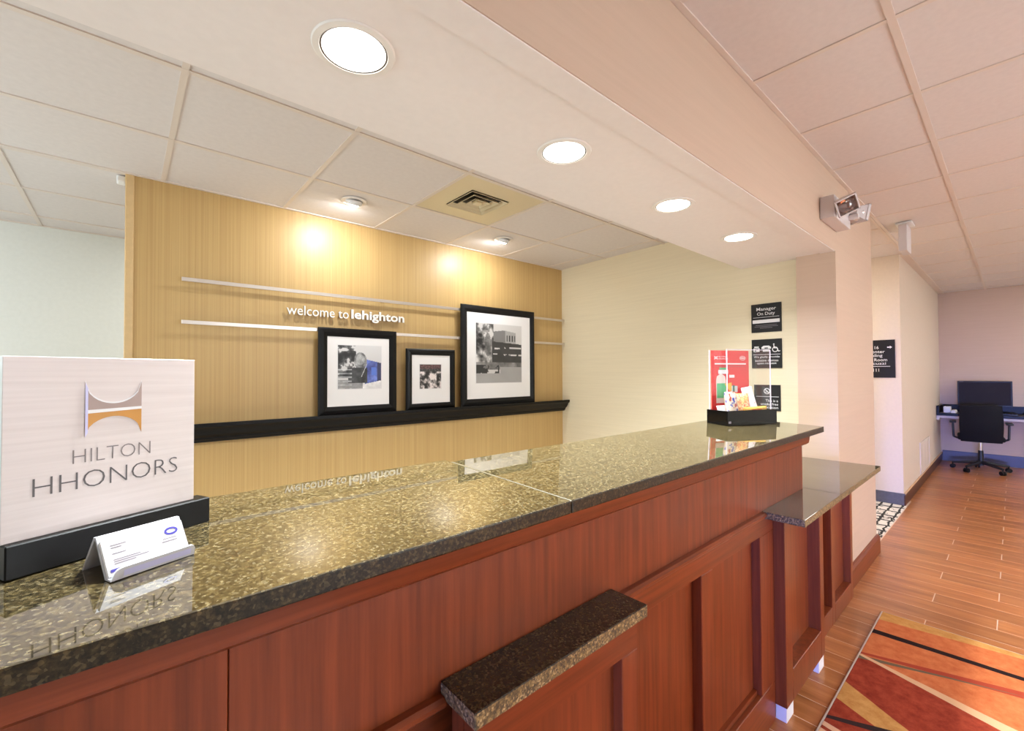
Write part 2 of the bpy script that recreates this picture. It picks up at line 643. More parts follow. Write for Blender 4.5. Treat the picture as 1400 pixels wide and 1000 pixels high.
# ---- floor
floor = struct(MB().box(XL, XR, -3.3, 4.75, -0.08, -0.004).build('floor', 'subfloor'))
grout = MB().box(1.2, XR, -2.3, 0.775, -0.004, -0.0009).build('grout_bed', 'grout', floor)
PW, PLN = 0.1475, 1.20
proto_planks = {}
k0 = 0
for k in range(-24, 34):
    xa = 4.628 - PW / 2 + PW * k
    if xa < 1.25 or xa + PW > XR:
        continue
    phase = {0: 0.347, 2: 0.082, 1: -0.183}[k % 3]
    y = phase - PLN * math.ceil((phase + 2.3) / PLN)
    while y < 0.77:
        a, b = max(y, -2.28), min(y + PLN, 0.77 if xa < 4.3 or xa > 6.2 else 0.745)
        if b - a > 0.03:
            key = round(b - a, 3)
            if key not in proto_planks:
                o = MB().box(0.002, PW - 0.002, 0.002, key - 0.002, -0.0025, 0.0, 0.0008).build('plank', 'plank', floor)
                proto_planks[key] = o
                o.location = (xa, a, 0)
            else:
                copy_part(proto_planks[key], (xa, a, 0), floor)
        y += PLN
struct(MB().box(XL, 1.22, -3.3, 0.62, -0.004, 0.0015).build('floor_bounce_left', 'bounce_carpet'))  # unseen carpet, added to bounce neutral light
struct(MB().box(1.22, XR, -3.3, -2.29, -0.004, 0.0015).build('floor_bounce_rear', 'bounce_carpet'))  # unseen carpet behind the camera, added for neutral bounce
struct(MB().box(4.375, 6.05, 0.752, 3.6, -0.004, 0.004).build('floor_hallway', 'hall_carpet'))

# ---- walls
struct(MB().box(-0.002, 3.56, YB, YB + 0.12, 0, ZD).build('wall_back', 'wall_tan'))
struct(MB().box(-0.004, 0.033, YB - 0.006, YB + 0.126, 0, ZD - 0.002, 0.003).build('trim_1', 'tan_trim'))
struct(MB().box(-0.04, 0.0, YB + 0.04, YB + 0.10, 2.44, ZD - 0.003, 0.006).build('trim_2', 'white'))
w = MB()
w.prism([(3.47, 3.26), (3.372, 0.93), (4.37, 0.93), (4.37, 3.6), (3.47, 3.6)], 'z', 0, ZL + 0.03)
struct(w.build('wall_right', 'wall_cream'))
w = MB()
w.box(3.316, 4.37, YH, 0.935, 0, ZS)
w.box(XL, 4.37, YH, 0.80, ZS, ZL + 0.03)
struct(w.build('wall_front', 'wall_peach'))
struct(MB().box(XL, 3.45, 0.80, 1.305, ZS, ZL).build('ceiling_soffit', 'soffit'))
struct(MB().box(XL, 3.316, YH + 0.003, 0.80, ZS - 0.004, ZS + 0.0, 0).build('trim_3', 'soffit'))
struct(MB().box(XL, 3.5, 4.65, 4.75, 0, ZD).build('wall_office', 'wall_white'))
w = MB()
w.box(XL - 0.1, XL, 0.70, 1.5, 0, ZL + 0.03)
w.box(XL - 0.1, XL, 3.2, 4.75, 0, ZL + 0.03)
w.box(XL - 0.1, XL, 1.5, 3.2, 0, 0.5)
w.box(XL - 0.1, XL, 1.5, 3.2, 2.0, ZL + 0.03)
struct(w.build('wall_left', 'wall_white'))
w = MB()
for y0 in (1.5, 2.32, 3.14):
    w.box(XL - 0.08, XL - 0.02, y0, y0 + 0.06, 0.5, 2.0)
w.box(XL - 0.08, XL - 0.02, 1.5, 3.2, 0.5, 0.56)
w.box(XL - 0.08, XL - 0.02, 1.5, 3.2, 1.94, 2.0)
win2 = struct(w.build('window_office_added', 'white'))  # unseen window, added to go with the office fill light
for y0 in (1.56, 2.38):
    MB().box(XL - 0.055, XL - 0.047, y0, y0 + 0.76, 0.56, 1.94).build('pane', 'glass', win2)
struct(MB().box(XL, 3.37, 1.0, 4.65, -0.004, 0.004).build('floor_office', 'bounce_carpet'))
w = MB()
w.box(XL - 0.1, XL, -3.3, -2.75, 0, ZL + 0.03)
w.box(XL - 0.1, XL, 0.05, 0.70, 0, ZL + 0.03)
w.box(XL - 0.1, XL, -2.75, 0.05, 2.3, ZL + 0.03)
w.box(XL - 0.1, XL, -2.75, 0.05, 0, 0.12)
struct(w.build('wall_entrance', 'wall_peach'))
win = MB()
for y0 in (-2.75, -1.375, -0.025):
    win.box(XL - 0.08, XL - 0.02, y0, y0 + 0.07, 0.12, 2.3)
win.box(XL - 0.08, XL - 0.02, -2.75, 0.05, 0.12, 0.2)
win.box(XL - 0.08, XL - 0.02, -2.75, 0.05, 2.23, 2.3)
win = struct(win.build('window_1', 'metal'))
for y0 in (-2.68, -1.305):
    MB().box(XL - 0.055, XL - 0.047, y0, y0 + 1.28, 0.2, 2.23).build('pane', 'glass', win)
w = MB()
w.box(XL - 0.1, 0.85, -3.4, -3.3, 0, ZL + 0.03)
w.box(2.95, XR + 0.1, -3.4, -3.3, 0, ZL + 0.03)
w.box(0.85, 2.95, -3.4, -3.3, 1.6, ZL + 0.03)
w.box(0.85, 2.95, -3.4, -3.3, 0, 0.1)
struct(w.build('wall_lobby', 'wall_white'))
w = MB()
for x0 in (0.85, 1.87, 2.89):
    w.box(x0, x0 + 0.06, -3.38, -3.32, 0.1, 1.6)
w.box(0.85, 2.95, -3.38, -3.32, 0.1, 0.16)
w.box(0.85, 2.95, -3.38, -3.32, 1.54, 1.6)
win3 = struct(w.build('window_lobby_added', 'metal'))  # unseen window, added to go with the lobby fill light
for x0 in (0.91, 1.93):
    MB().box(x0, x0 + 0.96, -3.355, -3.345, 0.16, 1.54).build('pane', 'glass', win3)
struct(MB().box(6.05, XR, 0.77, 3.6, 0, ZL + 0.03).build('wall_alcove', 'wall_hall'))
struct(MB().box(4.37, 6.05, 3.6, 3.7, 0, ZL + 0.03).build('wall_hallway', 'wall_hall'))
struct(MB().box(XR, XR + 0.1, -3.3, 0.77, 0, ZL + 0.03).build('wall_far', 'wall_peach'))
# ---- baseboards
b = MB()
b.prism([(YH, 0), (YH - 0.022, 0), (YH - 0.022, 0.118), (YH - 0.012, 0.132), (YH, 0.134)], 'x', 3.50, 4.372)
struct(b.build('baseboard_column', 'cherry_h'))
struct(MB().box(6.036, 6.05, 0.758, 3.6, 0.004, 0.125, 0.003).build('baseboard_hallway', 'base_grey'))
b = struct(MB().box(6.036, 9.598, 0.756, 0.77, 0, 0.115, 0.003).build('baseboard_alcove', 'base_dark'))
MB().box(6.06, 9.598, 0.754, 0.77, 0.115, 0.127, 0.002).build('base_cap', 'base_top', b)
struct(MB().box(XR - 0.014, XR, -3.3, 0.754, 0, 0.16, 0.003).build('baseboard_far', 'base_blue'))
struct(MB().box(4.37, 4.384, 0.935, 3.6, 0.004, 0.125, 0.003).build('baseboard_hall_side', 'base_grey'))


# ---- suspended ceilings
def ceiling(name, xs, ys, z, skip=()):
    root = struct(MB().box(xs[0], xs[-1], ys[0], ys[-1], z + 0.03, z + 0.05).build(name, 'above'))
    protos = {}
    for i in range(len(xs) - 1):
        for j in range(len(ys) - 1):
            if (i, j) in skip:
                continue
            key = (round(xs[i + 1] - xs[i], 3), round(ys[j + 1] - ys[j], 3))
            if key not in protos:
                protos[key] = MB().box(0.004, key[0] - 0.004, 0.004, key[1] - 0.004, 0.0, 0.014, 0.002).build('ceiling_tile', 'tile', root)
                protos[key].location = (xs[i], ys[j], z)
            else:
                copy_part(protos[key], (xs[i], ys[j], z), root)
    for i, x in enumerate(xs):
        if 0 < i < len(xs) - 1:
            MB().box(x - 0.011, x + 0.011, ys[0], ys[-1], z - 0.0042, z + 0.012).build('grid_tee', 'tee', root)
    for j, y in enumerate(ys):
        if 0 < j < len(ys) - 1:
            MB().box(xs[0], xs[-1], y - 0.0118, y + 0.0118, z - 0.005, z + 0.011).build('grid_tee', 'tee', root)
    MB().box(xs[0], xs[-1], ys[-1] - 0.02, ys[-1], z - 0.006, z + 0.010).build('wall_angle', 'tee', root)
    MB().box(xs[0], xs[-1], ys[0], ys[0] + 0.02, z - 0.006, z + 0.010).build('wall_angle', 'tee', root)
    return root


lx = [x for x in [1.977 + 0.617 * i for i in range(-9, 13)] if XL < x < XR - 0.1]
ceiling('ceiling_lobby', [XL] + lx + [XR], [-3.3, -2.814, -2.197, -1.58, -0.963, -0.346, 0.258, 0.719], ZL)
ceiling('ceiling_hallway', [4.375, 4.83, 5.44, 6.049], [0.721, 1.33, 1.94, 2.55, 3.16, 3.599], ZL)
struct(MB().box(6.05, XR, 0.7195, 0.772, ZL - 0.004, ZL + 0.03).build('ceiling_alcove_edge', 'tee'))
dx = [x for x in [0.155 + 0.620 * i for i in range(-6, 6)] if XL < x < 3.4]
dy = [1.306, 1.935, 2.553, 3.139]
xs = [XL] + dx + [3.50]
i_d = xs.index(min(xs, key=lambda v: abs(v - 1.395)))
ceiling('ceiling_desk', xs, dy, ZD, skip={(i_d, 1)})
ceiling('ceiling_office', [XL] + dx + [3.50], [3.141, 3.76, 4.38, 4.65], ZD)

# ================================================================== RECEPTION DESK
A = 0.032
YF, ZF = 0.577, 1.139


def zc(y):
    return ZF + A * (y - YF)


YW = 0.638                              # upper front panel face
YP = 0.650                              # lower frame face
desk = thing('reception_desk', (0.5, 0.8, 0), 'long cherry wood reception desk front with raised frames and recessed panels', 'reception desk')
MB().box(-1.4, 2.300, 0.69, 0.985, 0.0, 1.108).build('carcass', 'cherry', desk)
MB().box(-1.4, 0.0975, YW, 0.69, 0.858, 1.111, 0.001).build('upper_panel', 'cherry', desk)
MB().box(0.0985, 2.305, YW, 0.69, 0.858, 1.111, 0.001).build('upper_panel', 'cherry', desk)
k = MB()
k.prism([(0.640, 1.058), (0.632, 1.058), (0.622, 1.066), (0.619, 1.080), (0.617, 1.110), (0.640, 1.110)], 'x', -1.4, 2.345)
k.build('cornice', 'cherry_h', desk, smooth=True)
k = MB()
k.bm.free()
for a_, b_ in ((-1.4, 0.397), (0.869, 1.810)):
    k = MB()
    k.prism([(0.65, 0.842), (0.624, 0.842), (0.618, 0.848), (0.618, 0.856), (0.624, 0.861), (0.65, 0.861)], 'x', a_, b_)
    k.build('ledge_moulding', 'cherry_h', desk, smooth=True)
MB().box(-1.4, 1.965, YP, 0.69, 0.757, 0.8375, 0.002).build('top_rail', 'cherry_h', desk)
MB().box(-1.4, 1.965, YP, 0.69, 0.0, 0.155, 0.002).build('bottom_rail', 'cherry_h', desk)
stile_edges = [1.350 - 0.475 * i for i in range(0, 6)]
MB().box(1.828, 1.965, YP, 0.69, 0.155, 0.757, 0.002).build('stile', 'cherry', desk)
for e in stile_edges:
    MB().box(e, e + 0.075, YP, 0.69, 0.155, 0.757, 0.002).build('stile', 'cherry', desk)
for e in stile_edges:
    MB().box(e + 0.075, e + 0.475 if e < 1.3 else 1.828, 0.682, 0.69, 0.155, 0.757).build('recessed_panel', 'cherry', desk)
    k = MB()
    k.box(e + 0.077, (e + 0.475 if e < 1.3 else 1.828) - 0.002, 0.668, 0.682, 0.155, 0.172)
    k.build('panel_bead', 'cherry_h', desk)

# granite top: two slabs with a joint, the right one less deep
top = thing('granite_countertop', (0.5, 0.8, 1.12), 'polished dark speckled granite top of the tall reception desk', 'countertop')


def tilted_slab(x0, x1, y0, y1, t=0.026):
    sh = Matrix(((1, 0, 0, 0), (0, 1, 0, 0), (0, A, 1, ZF - A * YF), (0, 0, 0, 1)))
    return MB().box(x0, x1, y0, y1, -t, 0.0, 0.003, mat=sh, seg=2)


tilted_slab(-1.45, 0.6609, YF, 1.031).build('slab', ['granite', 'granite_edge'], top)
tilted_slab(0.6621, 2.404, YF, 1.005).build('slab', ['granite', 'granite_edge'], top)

tilted_slab(0.6609, 0.6621, YF + 0.001, 1.004, 0.004).build('seam_highlight', 'seam_glint', top)  # painted edge highlight laid in the joint
# parcel ledge bracketed on the desk front
led = thing('parcel_ledge', (0.635, 0.59, 0.85), 'small granite topped ledge projecting from the tall desk front', 'ledge')
MB().box(0.398, 0.868, 0.540, 0.637, 0.853, 0.880, 0.0015).build('slab', ['granite_dark', 'granite_lit'], led)
MB().box(0.408, 0.858, 0.585, 0.617, 0.30, 0.853).build('box_core', 'cherry', led)
MB().box(0.408, 0.858, 0.560, 0.585, 0.780, 0.853, 0.0015).build('top_rail', 'cherry_h', led)
MB().box(0.408, 0.480, 0.560, 0.585, 0.30, 0.780, 0.0015).build('stile', 'cherry', led)
MB().box(0.800, 0.858, 0.560, 0.585, 0.30, 0.780, 0.0015).build('stile', 'cherry', led)
MB().box(0.480, 0.800, 0.560, 0.585, 0.30, 0.36, 0.0015).build('bottom_rail', 'cherry_h', led)
MB().box(0.480, 0.800, 0.583, 0.586, 0.36, 0.780).build('recessed_panel', 'cherry', led)

# low desk wing at the right end
low = thing('low_desk_wing', (2.5, 0.8, 0), 'low cherry wood desk wing with white block feet beside the column', 'desk')
YQ = 0.610
MB().box(1.968, 2.495, 0.672, 0.69, 0.06, 0.838).build('carcass', 'cherry_low', low)
MB().box(2.495, 3.13, 0.72, 1.05, 0.0, 0.838).build('carcass', 'cherry_low', low)
MB().box(1.968, 2.045, YQ, 0.672, 0.06, 0.838, 0.002).build('post', 'cherry_low', low)
MB().box(2.440, 2.495, YQ, 0.672, 0.06, 0.838, 0.002).build('stile', 'cherry_low', low)
MB().box(2.045, 2.440, YQ, 0.672, 0.06, 0.185, 0.002).build('bottom_rail', 'cherry_low', low)
MB().box(2.045, 2.440, YQ, 0.672, 0.770, 0.838, 0.002).build('top_rail', 'cherry_low', low)
MB().box(2.045, 2.440, 0.660, 0.672, 0.185, 0.770).build('recessed_panel', 'cherry_low', low)
MB().box(1.975, 2.055, 0.614, 0.668, 0.0, 0.06, 0.001).build('foot', 'white', low)
MB().box(2.410, 2.488, 0.614, 0.668, 0.0, 0.06, 0.001).build('foot', 'white', low)
YR = 0.675
MB().box(2.495, 2.56, YR, 0.72, 0.0, 0.838, 0.002).build('stile', 'cherry_low', low)
MB().box(2.915, 2.975, YR, 0.72, 0.0, 0.838, 0.002).build('stile', 'cherry_low', low)
MB().box(3.335, 3.385, YR, 0.72, 0.0, 0.775, 0.002).build('stile', 'cherry_low', low)
for a_, b_ in ((2.56, 2.915), (2.975, 3.335)):
    MB().box(a_, b_, YR, 0.72, 0.0, 0.10, 0.002).build('bottom_rail', 'cherry_low', low)
    MB().box(a_, b_, YR, 0.72, 0.70, 0.775 if a_ > 2.9 else 0.838, 0.002).build('top_rail', 'cherry_low', low)
    MB().box(a_, b_, 0.714, 0.72, 0.10, 0.70).build('recessed_panel', 'cherry_low', low)
lt = thing('low_granite_countertop', (2.5, 0.7, 0.84), 'low granite worktop stepping down from the tall desk end', 'countertop')
MB().box(1.811, 2.3095, 0.496, 0.637, 0.838, 0.864, 0.0006).build('slab', ['granite', 'granite_lit'], lt)
MB().box(2.3115, 3.150, 0.496, 1.10, 0.838, 0.864, 0.0006).build('slab', ['granite', 'granite_lit'], lt)

MB().box(2.3094, 2.3116, 0.497, 1.09, 0.845, 0.8638).build('seam_highlight', 'seam_glint', lt)  # painted highlight along the low joint

# ================================================================== ON THE COUNTER
TH = math.radians(24)
DX = Vector((math.cos(TH), math.sin(TH), 0)); DN = Vector((-math.sin(TH), math.cos(TH), 0))
FL = Vector((-0.104, 0.786, 0))
zb = zc(0.80)
sign = thing('tabletop_sign', (-0.104, 0.786, zb), 'white tabletop sign panel in a black base, left end of counter', 'sign', rz=TH)
k = MB()
k.box(0, 0.232, 0.0, 0.034, 0.001, 0.042, 0.0015)
k.build('base', 'black', sign, space='local')
MB().box(-0.0005, 0.2135, 0.012, 0.018, 0.042, 0.268, 0.0006).build('panel', 'board', sign, space='local')
MB().box(-0.0035, -0.0006, 0.0118, 0.0182, 0.042, 0.268).build('panel_edge', 'boardedge', sign, space='local')
fm = world(sign) @ Matrix.Translation((0, 0.012, 0)) @ Matrix.Rotation(PI / 2, 4, 'X')   # x along, y up, z towards viewer
oz = -zb


def arc(x0, x1, yb, yt, n=14):
    """points of a bowl between x0 and x1: yt at the ends, yb in the middle"""
    out = []
    for i in range(n + 1):
        t = i / n * 2 - 1
        out.append((x0 + (x1 - x0) * i / n, yb + (yt - yb) * (1 - math.sqrt(max(0, 1 - t * t)))))
    return out


lx0, lx1 = 0.0755, 0.140
up_ = [(lx0, 1.3430 + oz), (lx1, 1.3445 + oz)] + [(x, y + oz) for x, y in reversed(arc(lx0, lx1, 1.3505, 1.381))]
k = MB()
k.poly([fm @ Vector((x, y, 0.0012)) for x, y in up_])
k.build('logo_upper', 'taupeprint', sign)
dn = [(lx0, 1.3380 + oz), (lx1, 1.3405 + oz)] + [(x, y + oz) for x, y in reversed(arc(lx0, lx1, 1.3325, 1.306))]
flat(fm, dn, 'goldprint', sign, 'logo_lower', 0.0012)
k = MB()
pts = arc(lx0, lx1, 1.3505 + oz, 1.381 + oz)
for p, q in zip(pts, pts[1:]):
    k.poly([fm @ Vector((p[0], p[1], 0.0015)), fm @ Vector((q[0], q[1], 0.0015)), fm @ Vector((q[0], q[1] + 0.0022, 0.0015)), fm @ Vector((p[0], p[1] + 0.0022, 0.0015))])
k.poly([fm @ Vector((x, y + oz, 0.0015)) for x, y in ((lx0, 1.3382), (lx1, 1.3407), (lx1, 1.3443), (lx0, 1.3428))])
k.build('logo_highlight', 'whiteprint', sign)
flat(fm, [(lx0, 1.306 + oz), (lx0 + 0.003, 1.313 + oz), (lx0 + 0.003, 1.372 + oz), (lx0, 1.381 + oz)], M['paleblueprint'], sign, 'logo_side', 0.0018)
lettering('HILTON', fm, 0.1079, 1.2820 + oz, 0.0885, 0.0185, 'grayprint', sign, bold=-0.018)
lettering('HHONORS', fm, 0.1075, 1.2500 + oz, 0.1625, 0.0228, 'darkprint', sign, bold=-0.018)

# business card holder with cards
ca = math.atan2(0.749 - 0.714, 0.072 + 0.012)
zk = zc(0.735)
hold = thing('card_holder', (-0.012, 0.714, zk), 'frosted acrylic business card stand in front of the white tabletop sign', 'card holder', rz=ca)
th = 0.003
prof = [(0.0, 0.001), (0.004, 0.001), (0.0315, 0.0440), (0.0345, 0.0440), (0.0655, 0.001), (0.0690, 0.001), (0.0358, 0.0475), (0.0300, 0.0475)]
k = MB()
k.prism([(0.006, 0.001), (0.010, 0.001), (0.0345, 0.0425), (0.0372, 0.0425), (0.0655, 0.001), (0.069, 0.001), (0.0388, 0.0465), (0.0328, 0.0465)], 'x', 0.0, 0.091)
k.build('stand', 'acryl_white', hold, space='local')
k = MB()
k.prism([(0.008, 0.001), (-0.002, 0.001), (-0.0065, 0.004), (-0.0075, 0.004), (-0.003, -0.0), (0.009, 0.0)], 'x', 0.0, 0.091)
lip = [(0.0, 0.0), (0.091, 0.0), (0.091, 0.010), (0.089, 0.0130), (0.086, 0.0142), (0.012, 0.0142), (0.006, 0.0125), (0.003, 0.009)]
lm = Matrix(((1, 0, 0, 0), (0, 0.35, -1, -0.002), (0, 1, 0.35, 0.001), (0, 0, 0, 1)))
lm = Matrix.Translation((0, -0.003, 0.001)) @ Matrix.Rotation(math.radians(101), 4, 'X')
k2 = MB()
k2.prism(lip, 'z', -0.0015, 0.0015, mat=lm)
k.bm.free()
k2.build('lip', 'acryl_white', hold, space='local')
MB().box(0, 0.091, -0.003, 0.010, 0.0004, 0.0028).build('floor_strip', 'acryl_white', hold, space='local')
sl = math.atan2(0.0415, 0.0245)
cards = thing('business_cards', (-0.012, 0.714, zk), 'stack of white business cards leaning in the acrylic stand', 'cards', rz=ca)
cm = Matrix.Translation((0.001, 0.0025, 0.0042)) @ Matrix.Rotation(sl, 4, 'X')
MB().box(0, 0.0885, 0.0, 0.0510 - 0.006, -0.0042, -0.0005, mat=cm).build('card_stack', 'paper', cards, space='local')
MB().box(0, 0.0885, 0.0, 0.0510 - 0.006, -0.0004, 0.0002, mat=cm).build('top_card', 'cardprint', cards, space='local')
cmw = world(cards) @ cm
# oval emblem and printed lines on the top card
def ring(cx, cy, rx, ry, t, n=20):
    o = [(cx + rx * math.cos(2 * PI * i / n), cy + ry * math.sin(2 * PI * i / n)) for i in range(n)]
    q = [(cx + (rx - t) * math.cos(2 * PI * i / n), cy + (ry - t) * math.sin(2 * PI * i / n)) for i in range(n)]
    return o, q


def ring_mesh(fm, cx, cy, rx, ry, t, mat, parent, name, lift=0.0008, n=20):
    o, q = ring(cx, cy, rx, ry, t, n)
    k = MB()
    for i in range(n):
        j = (i + 1) % n
        k.poly([fm @ Vector((*p, lift)) for p in (o[i], o[j], q[j], q[i])])
    return k.build(name, mat, parent)


ring_mesh(cmw, 0.0735, 0.0345, 0.0080, 0.0052, 0.0026, 'blueprint', cards, 'emblem', 0.0006)
k = MB()
for x0, x1, y in ((0.008, 0.024, 0.0360), (0.008, 0.019, 0.0330), (0.008, 0.022, 0.0255), (0.008, 0.036, 0.0180), (0.008, 0.044, 0.0155), (0.008, 0.030, 0.0130), (0.062, 0.078, 0.0250), (0.060, 0.078, 0.0215)):
    k.poly([cmw @ Vector((*p, 0.0005)) for p in rect(x0, x1, y, y + 0.0011)])
k.build('printed_lines', 'faintprint', cards)
flat(cmw, rect(0.003, 0.0860, 0.0045, 0.0080), 'blueprint', cards, 'blue_band', 0.0006)
lmw = world(hold) @ lm
flat(lmw, rect(0.012, 0.086, 0.003, 0.0105), 'paleblueprint', hold, 'band_seen_through_lip', 0.0020)

# snack box
NX = Vector((2.018, 0.844))
ang = math.atan2(-0.36, 0.933)
zt = zc(0.84)
snack = thing('snack_box', (NX.x, NX.y, zt), 'black tray with tall clear acrylic cover at the right end of counter', 'snack box', rz=ang)
k = MB()
k.box(0, 0.30, 0, 0.006, 0.001, 0.068, 0.001)
k.box(0, 0.30, 0.116, 0.122, 0.001, 0.068, 0.001)
k.box(0, 0.006, 0.006, 0.116, 0.001, 0.068, 0.001)
k.box(0.294, 0.30, 0.006, 0.116, 0.001, 0.068, 0.001)
k.box(0.006, 0.294, 0.006, 0.116, 0.001, 0.012)
k.build('tray', 'blackgloss', snack, space='local')
sfm = world(snack) @ Matrix.Rotation(PI / 2, 4, 'X')
flat(sfm, rect(0.004, 0.020, 0.012, 0.022), 'faintprint', snack, 'white_sticker', 0.0008)
ax0, ax1, ay0, ay1, ah = 0.0085, 0.272, 0.0085, 0.110, 0.345
for nm, bx_ in (('cover_front', (ax0, ax1, ay0, ay0 + 0.003, 0.012, ah)), ('cover_back', (ax0, ax1, ay1 - 0.003, ay1, 0.012, ah)),
                ('cover_side', (ax0, ax0 + 0.003, ay0 + 0.003, ay1 - 0.003, 0.012, ah)), ('cover_side', (ax1 - 0.003, ax1, ay0 + 0.003, ay1 - 0.003, 0.012, ah))):
    MB().box(*bx_).build(nm, 'acrylic', snack, space='local')
k = MB()
for x, y in ((ax0, ay0), (ax1, ay0), (ax0, ay1)):
    k.box(x - 0.0016, x + 0.0016, y - 0.0016, y + 0.0016, 0.012, ah)
k.box(ax0, ax1, ay0 - 0.001, ay0 + 0.001, ah - 0.002, ah + 0.0005)
k.build('cover_edges', 'acryl_edge', snack, space='local')
px0, px1, pz0, pz1 = 0.004 + ax0, 0.244, 0.014, 0.345
pm = MB(); pm.box(px0, px1, ay1 - 0.008, ay1 - 0.0045, pz0, pz1)
poster = pm.build('poster', 'red', snack, space='local')
pfm = world(snack) @ Matrix.Translation((px0, ay1 - 0.008, 0)) @ Matrix.Rotation(PI / 2, 4, 'X')
PWD = px1 - px0


def pp(fx0, fx1, fy0, fy1):
    """fractions of the poster -> rectangle"""
    H = pz1 - pz0
    return rect(fx0 * PWD, fx1 * PWD, pz0 + fy0 * H, pz0 + fy1 * H)


flat(pfm, pp(0.08, 0.92, 0.800, 0.818), 'whiteprint', poster, 'white_rule')
flat(pfm, pp(0.10, 0.90, 0.772, 0.776), 'faintprint', poster, 'thin_rule')
H_ = pz1 - pz0
k = MB()
for s_ in (1, -1):
    yc = pz0 + 0.895 * H_
    xa_, xb_ = 0.075 * PWD, 0.155 * PWD
    k.poly([pfm @ Vector((x, yc + s_ * y, 0.0006)) for x, y in ([(xa_, 0.001), (xb_, 0.001), (xb_, 0.009), ((xa_ * .35 + xb_ * .65), 0.0045), ((xa_ + xb_) / 2, 0.0035), (xa_ * .65 + xb_ * .35, 0.0045), (xa_, 0.009)])])
k.build('poster_logo', 'whiteprint', poster)
lettering('HILTON', pfm, 0.27 * PWD, pz0 + 0.912 * H_, 0.045, 0.006, 'whiteprint', poster)
lettering('HHONORS', pfm, 0.305 * PWD, pz0 + 0.882 * H_, 0.062, 0.006, 'whiteprint', poster)
ring_mesh(pfm, 0.83 * PWD, pz0 + 0.893 * H_, 0.019, 0.010, 0.0022, 'whiteprint', poster, 'oval_emblem')
flat(pfm, pp(0.775, 0.885, 0.887, 0.900), 'whiteprint', poster, 'emblem_bar')
bt = [(0.15, 0.25), (0.34, 0.25), (0.34, 0.57), (0.325, 0.63), (0.27, 0.66), (0.27, 0.70), (0.22, 0.70), (0.22, 0.66), (0.165, 0.63), (0.15, 0.57)]
bt = [(0.24 + (x - 0.245) * 1.35, y) for x, y in bt]
flat(pfm, [(x * PWD, pz0 + y * H_) for x, y in bt], plain('pale_bottle_print', (226, 206, 196), 0.5), poster, 'printed_bottle', 0.0008)
flat(pfm, pp(0.13, 0.37, 0.32, 0.53), 'green', poster, 'bottle_label', 0.001)
flat(pfm, pp(0.20, 0.40, 0.725, 0.755), 'green', poster, 'bottle_cap', 0.001)
flat(pfm, pp(0.17, 0.43, 0.665, 0.722), 'whiteprint', poster, 'bottle_collar', 0.001)
flat(pfm, [(0.33 * PWD, pz0 + 0.52 * H_), (0.52 * PWD, pz0 + 0.54 * H_), (0.52 * PWD, pz0 + 0.42 * H_), (0.46 * PWD, pz0 + 0.42 * H_)], 'yellow', poster, 'printed_wedge', 0.0012)
flat(pfm, pp(0.50, 0.68, 0.40, 0.49), plain('grey_pack_print', (186, 200, 200), 0.5), poster, 'printed_can', 0.0008)
flat(pfm, pp(0.55, 0.60, 0.38, 0.50), plain('dark_green_print', (62, 108, 92), 0.5), poster, 'printed_leaf', 0.0012)
flat(pfm, pp(0.34, 0.66, 0.29, 0.37), plain('maroon_print', (128, 44, 46), 0.5), poster, 'printed_pack', 0.001)
flat(pfm, pp(0.46, 0.60, 0.61, 0.65), 'whiteprint', poster, 'printed_word', 0.001)


def pouch(name, w, h, t, mat, s, y, z, tilt, yaw, label, cat='snack', roll=0.0):
    nx, nz = 10, 12
    bm = bmesh.new()
    g = {}
    for side in (1, -1):
        for i in range(nx + 1):
            for j in range(nz + 1):
                u, v = i / nx * 2 - 1, j / nz * 2 - 1
                puff = max(0.0, (1 - u ** 4) * (1 - v ** 4)) ** 0.7
                edge = abs(u) == 1 or abs(v) == 1
                if edge and side == -1:
                    g[side, i, j] = g[1, i, j]
                    continue
                zig = 0.0012 * (1 if (i % 2) else -1) * (abs(v) ** 6)
                g[side, i, j] = bm.verts.new((u * w / 2, side * puff * t / 2 + zig, v * h / 2))
    for side in (1, -1):
        for i in range(nx):
            for j in range(nz):
                f = [g[side, i, j], g[side, i + 1, j], g[side, i + 1, j + 1], g[side, i, j + 1]]
                bm.faces.new(f if side == -1 else f[::-1])
    m = world(snack) @ Matrix.Translation((s, y, z)) @ Matrix.Rotation(yaw, 4, 'Z') @ Matrix.Rotation(tilt, 4, 'X') @ Matrix.Rotation(roll, 4, 'Y')
    lo = (m.translation.x, m.translation.y, m.translation.z)
    o = thing(name, lo, label, cat)
    k = MB(); k.bm.free(); k.bm = bm
    bmesh.ops.transform(bm, matrix=m, verts=bm.verts)
    k.build('pouch', mat, o, smooth=True)
    return o, m


o, m = pouch('snack_packet', 0.062, 0.070, 0.010, 'whiteprint', 0.058, 0.082, 0.053, -0.35, 0.1, 'white packet with pale blue print left in the snack box')
flat(m @ Matrix.Rotation(PI / 2, 4, 'X'), rect(-0.022, 0.022, -0.002, 0.006), 'paleblueprint', o, 'printed_band', 0.0062)
o, m = pouch('snack_bag', 0.085, 0.138, 0.030, pouch_mat('blue_red_wrapper', [(0.36, (36, 60, 168)), (0.45, (226, 206, 184)), (0.56, (220, 196, 170)), (0.62, (176, 44, 36))]), 0.070, 0.044, 0.083, -0.15, 0.2, 'blue and red snack bag near the front left of the tray')
o, m = pouch('snack_bag', 0.105, 0.128, 0.028, pouch_mat('orange_red_wrapper', [(0.36, (230, 190, 120)), (0.48, (222, 110, 64)), (0.56, (232, 206, 160)), (0.66, (196, 66, 44))]), 0.150, 0.068, 0.078, -0.12, -0.1, 'orange and cream candy bag in the middle of the tray')
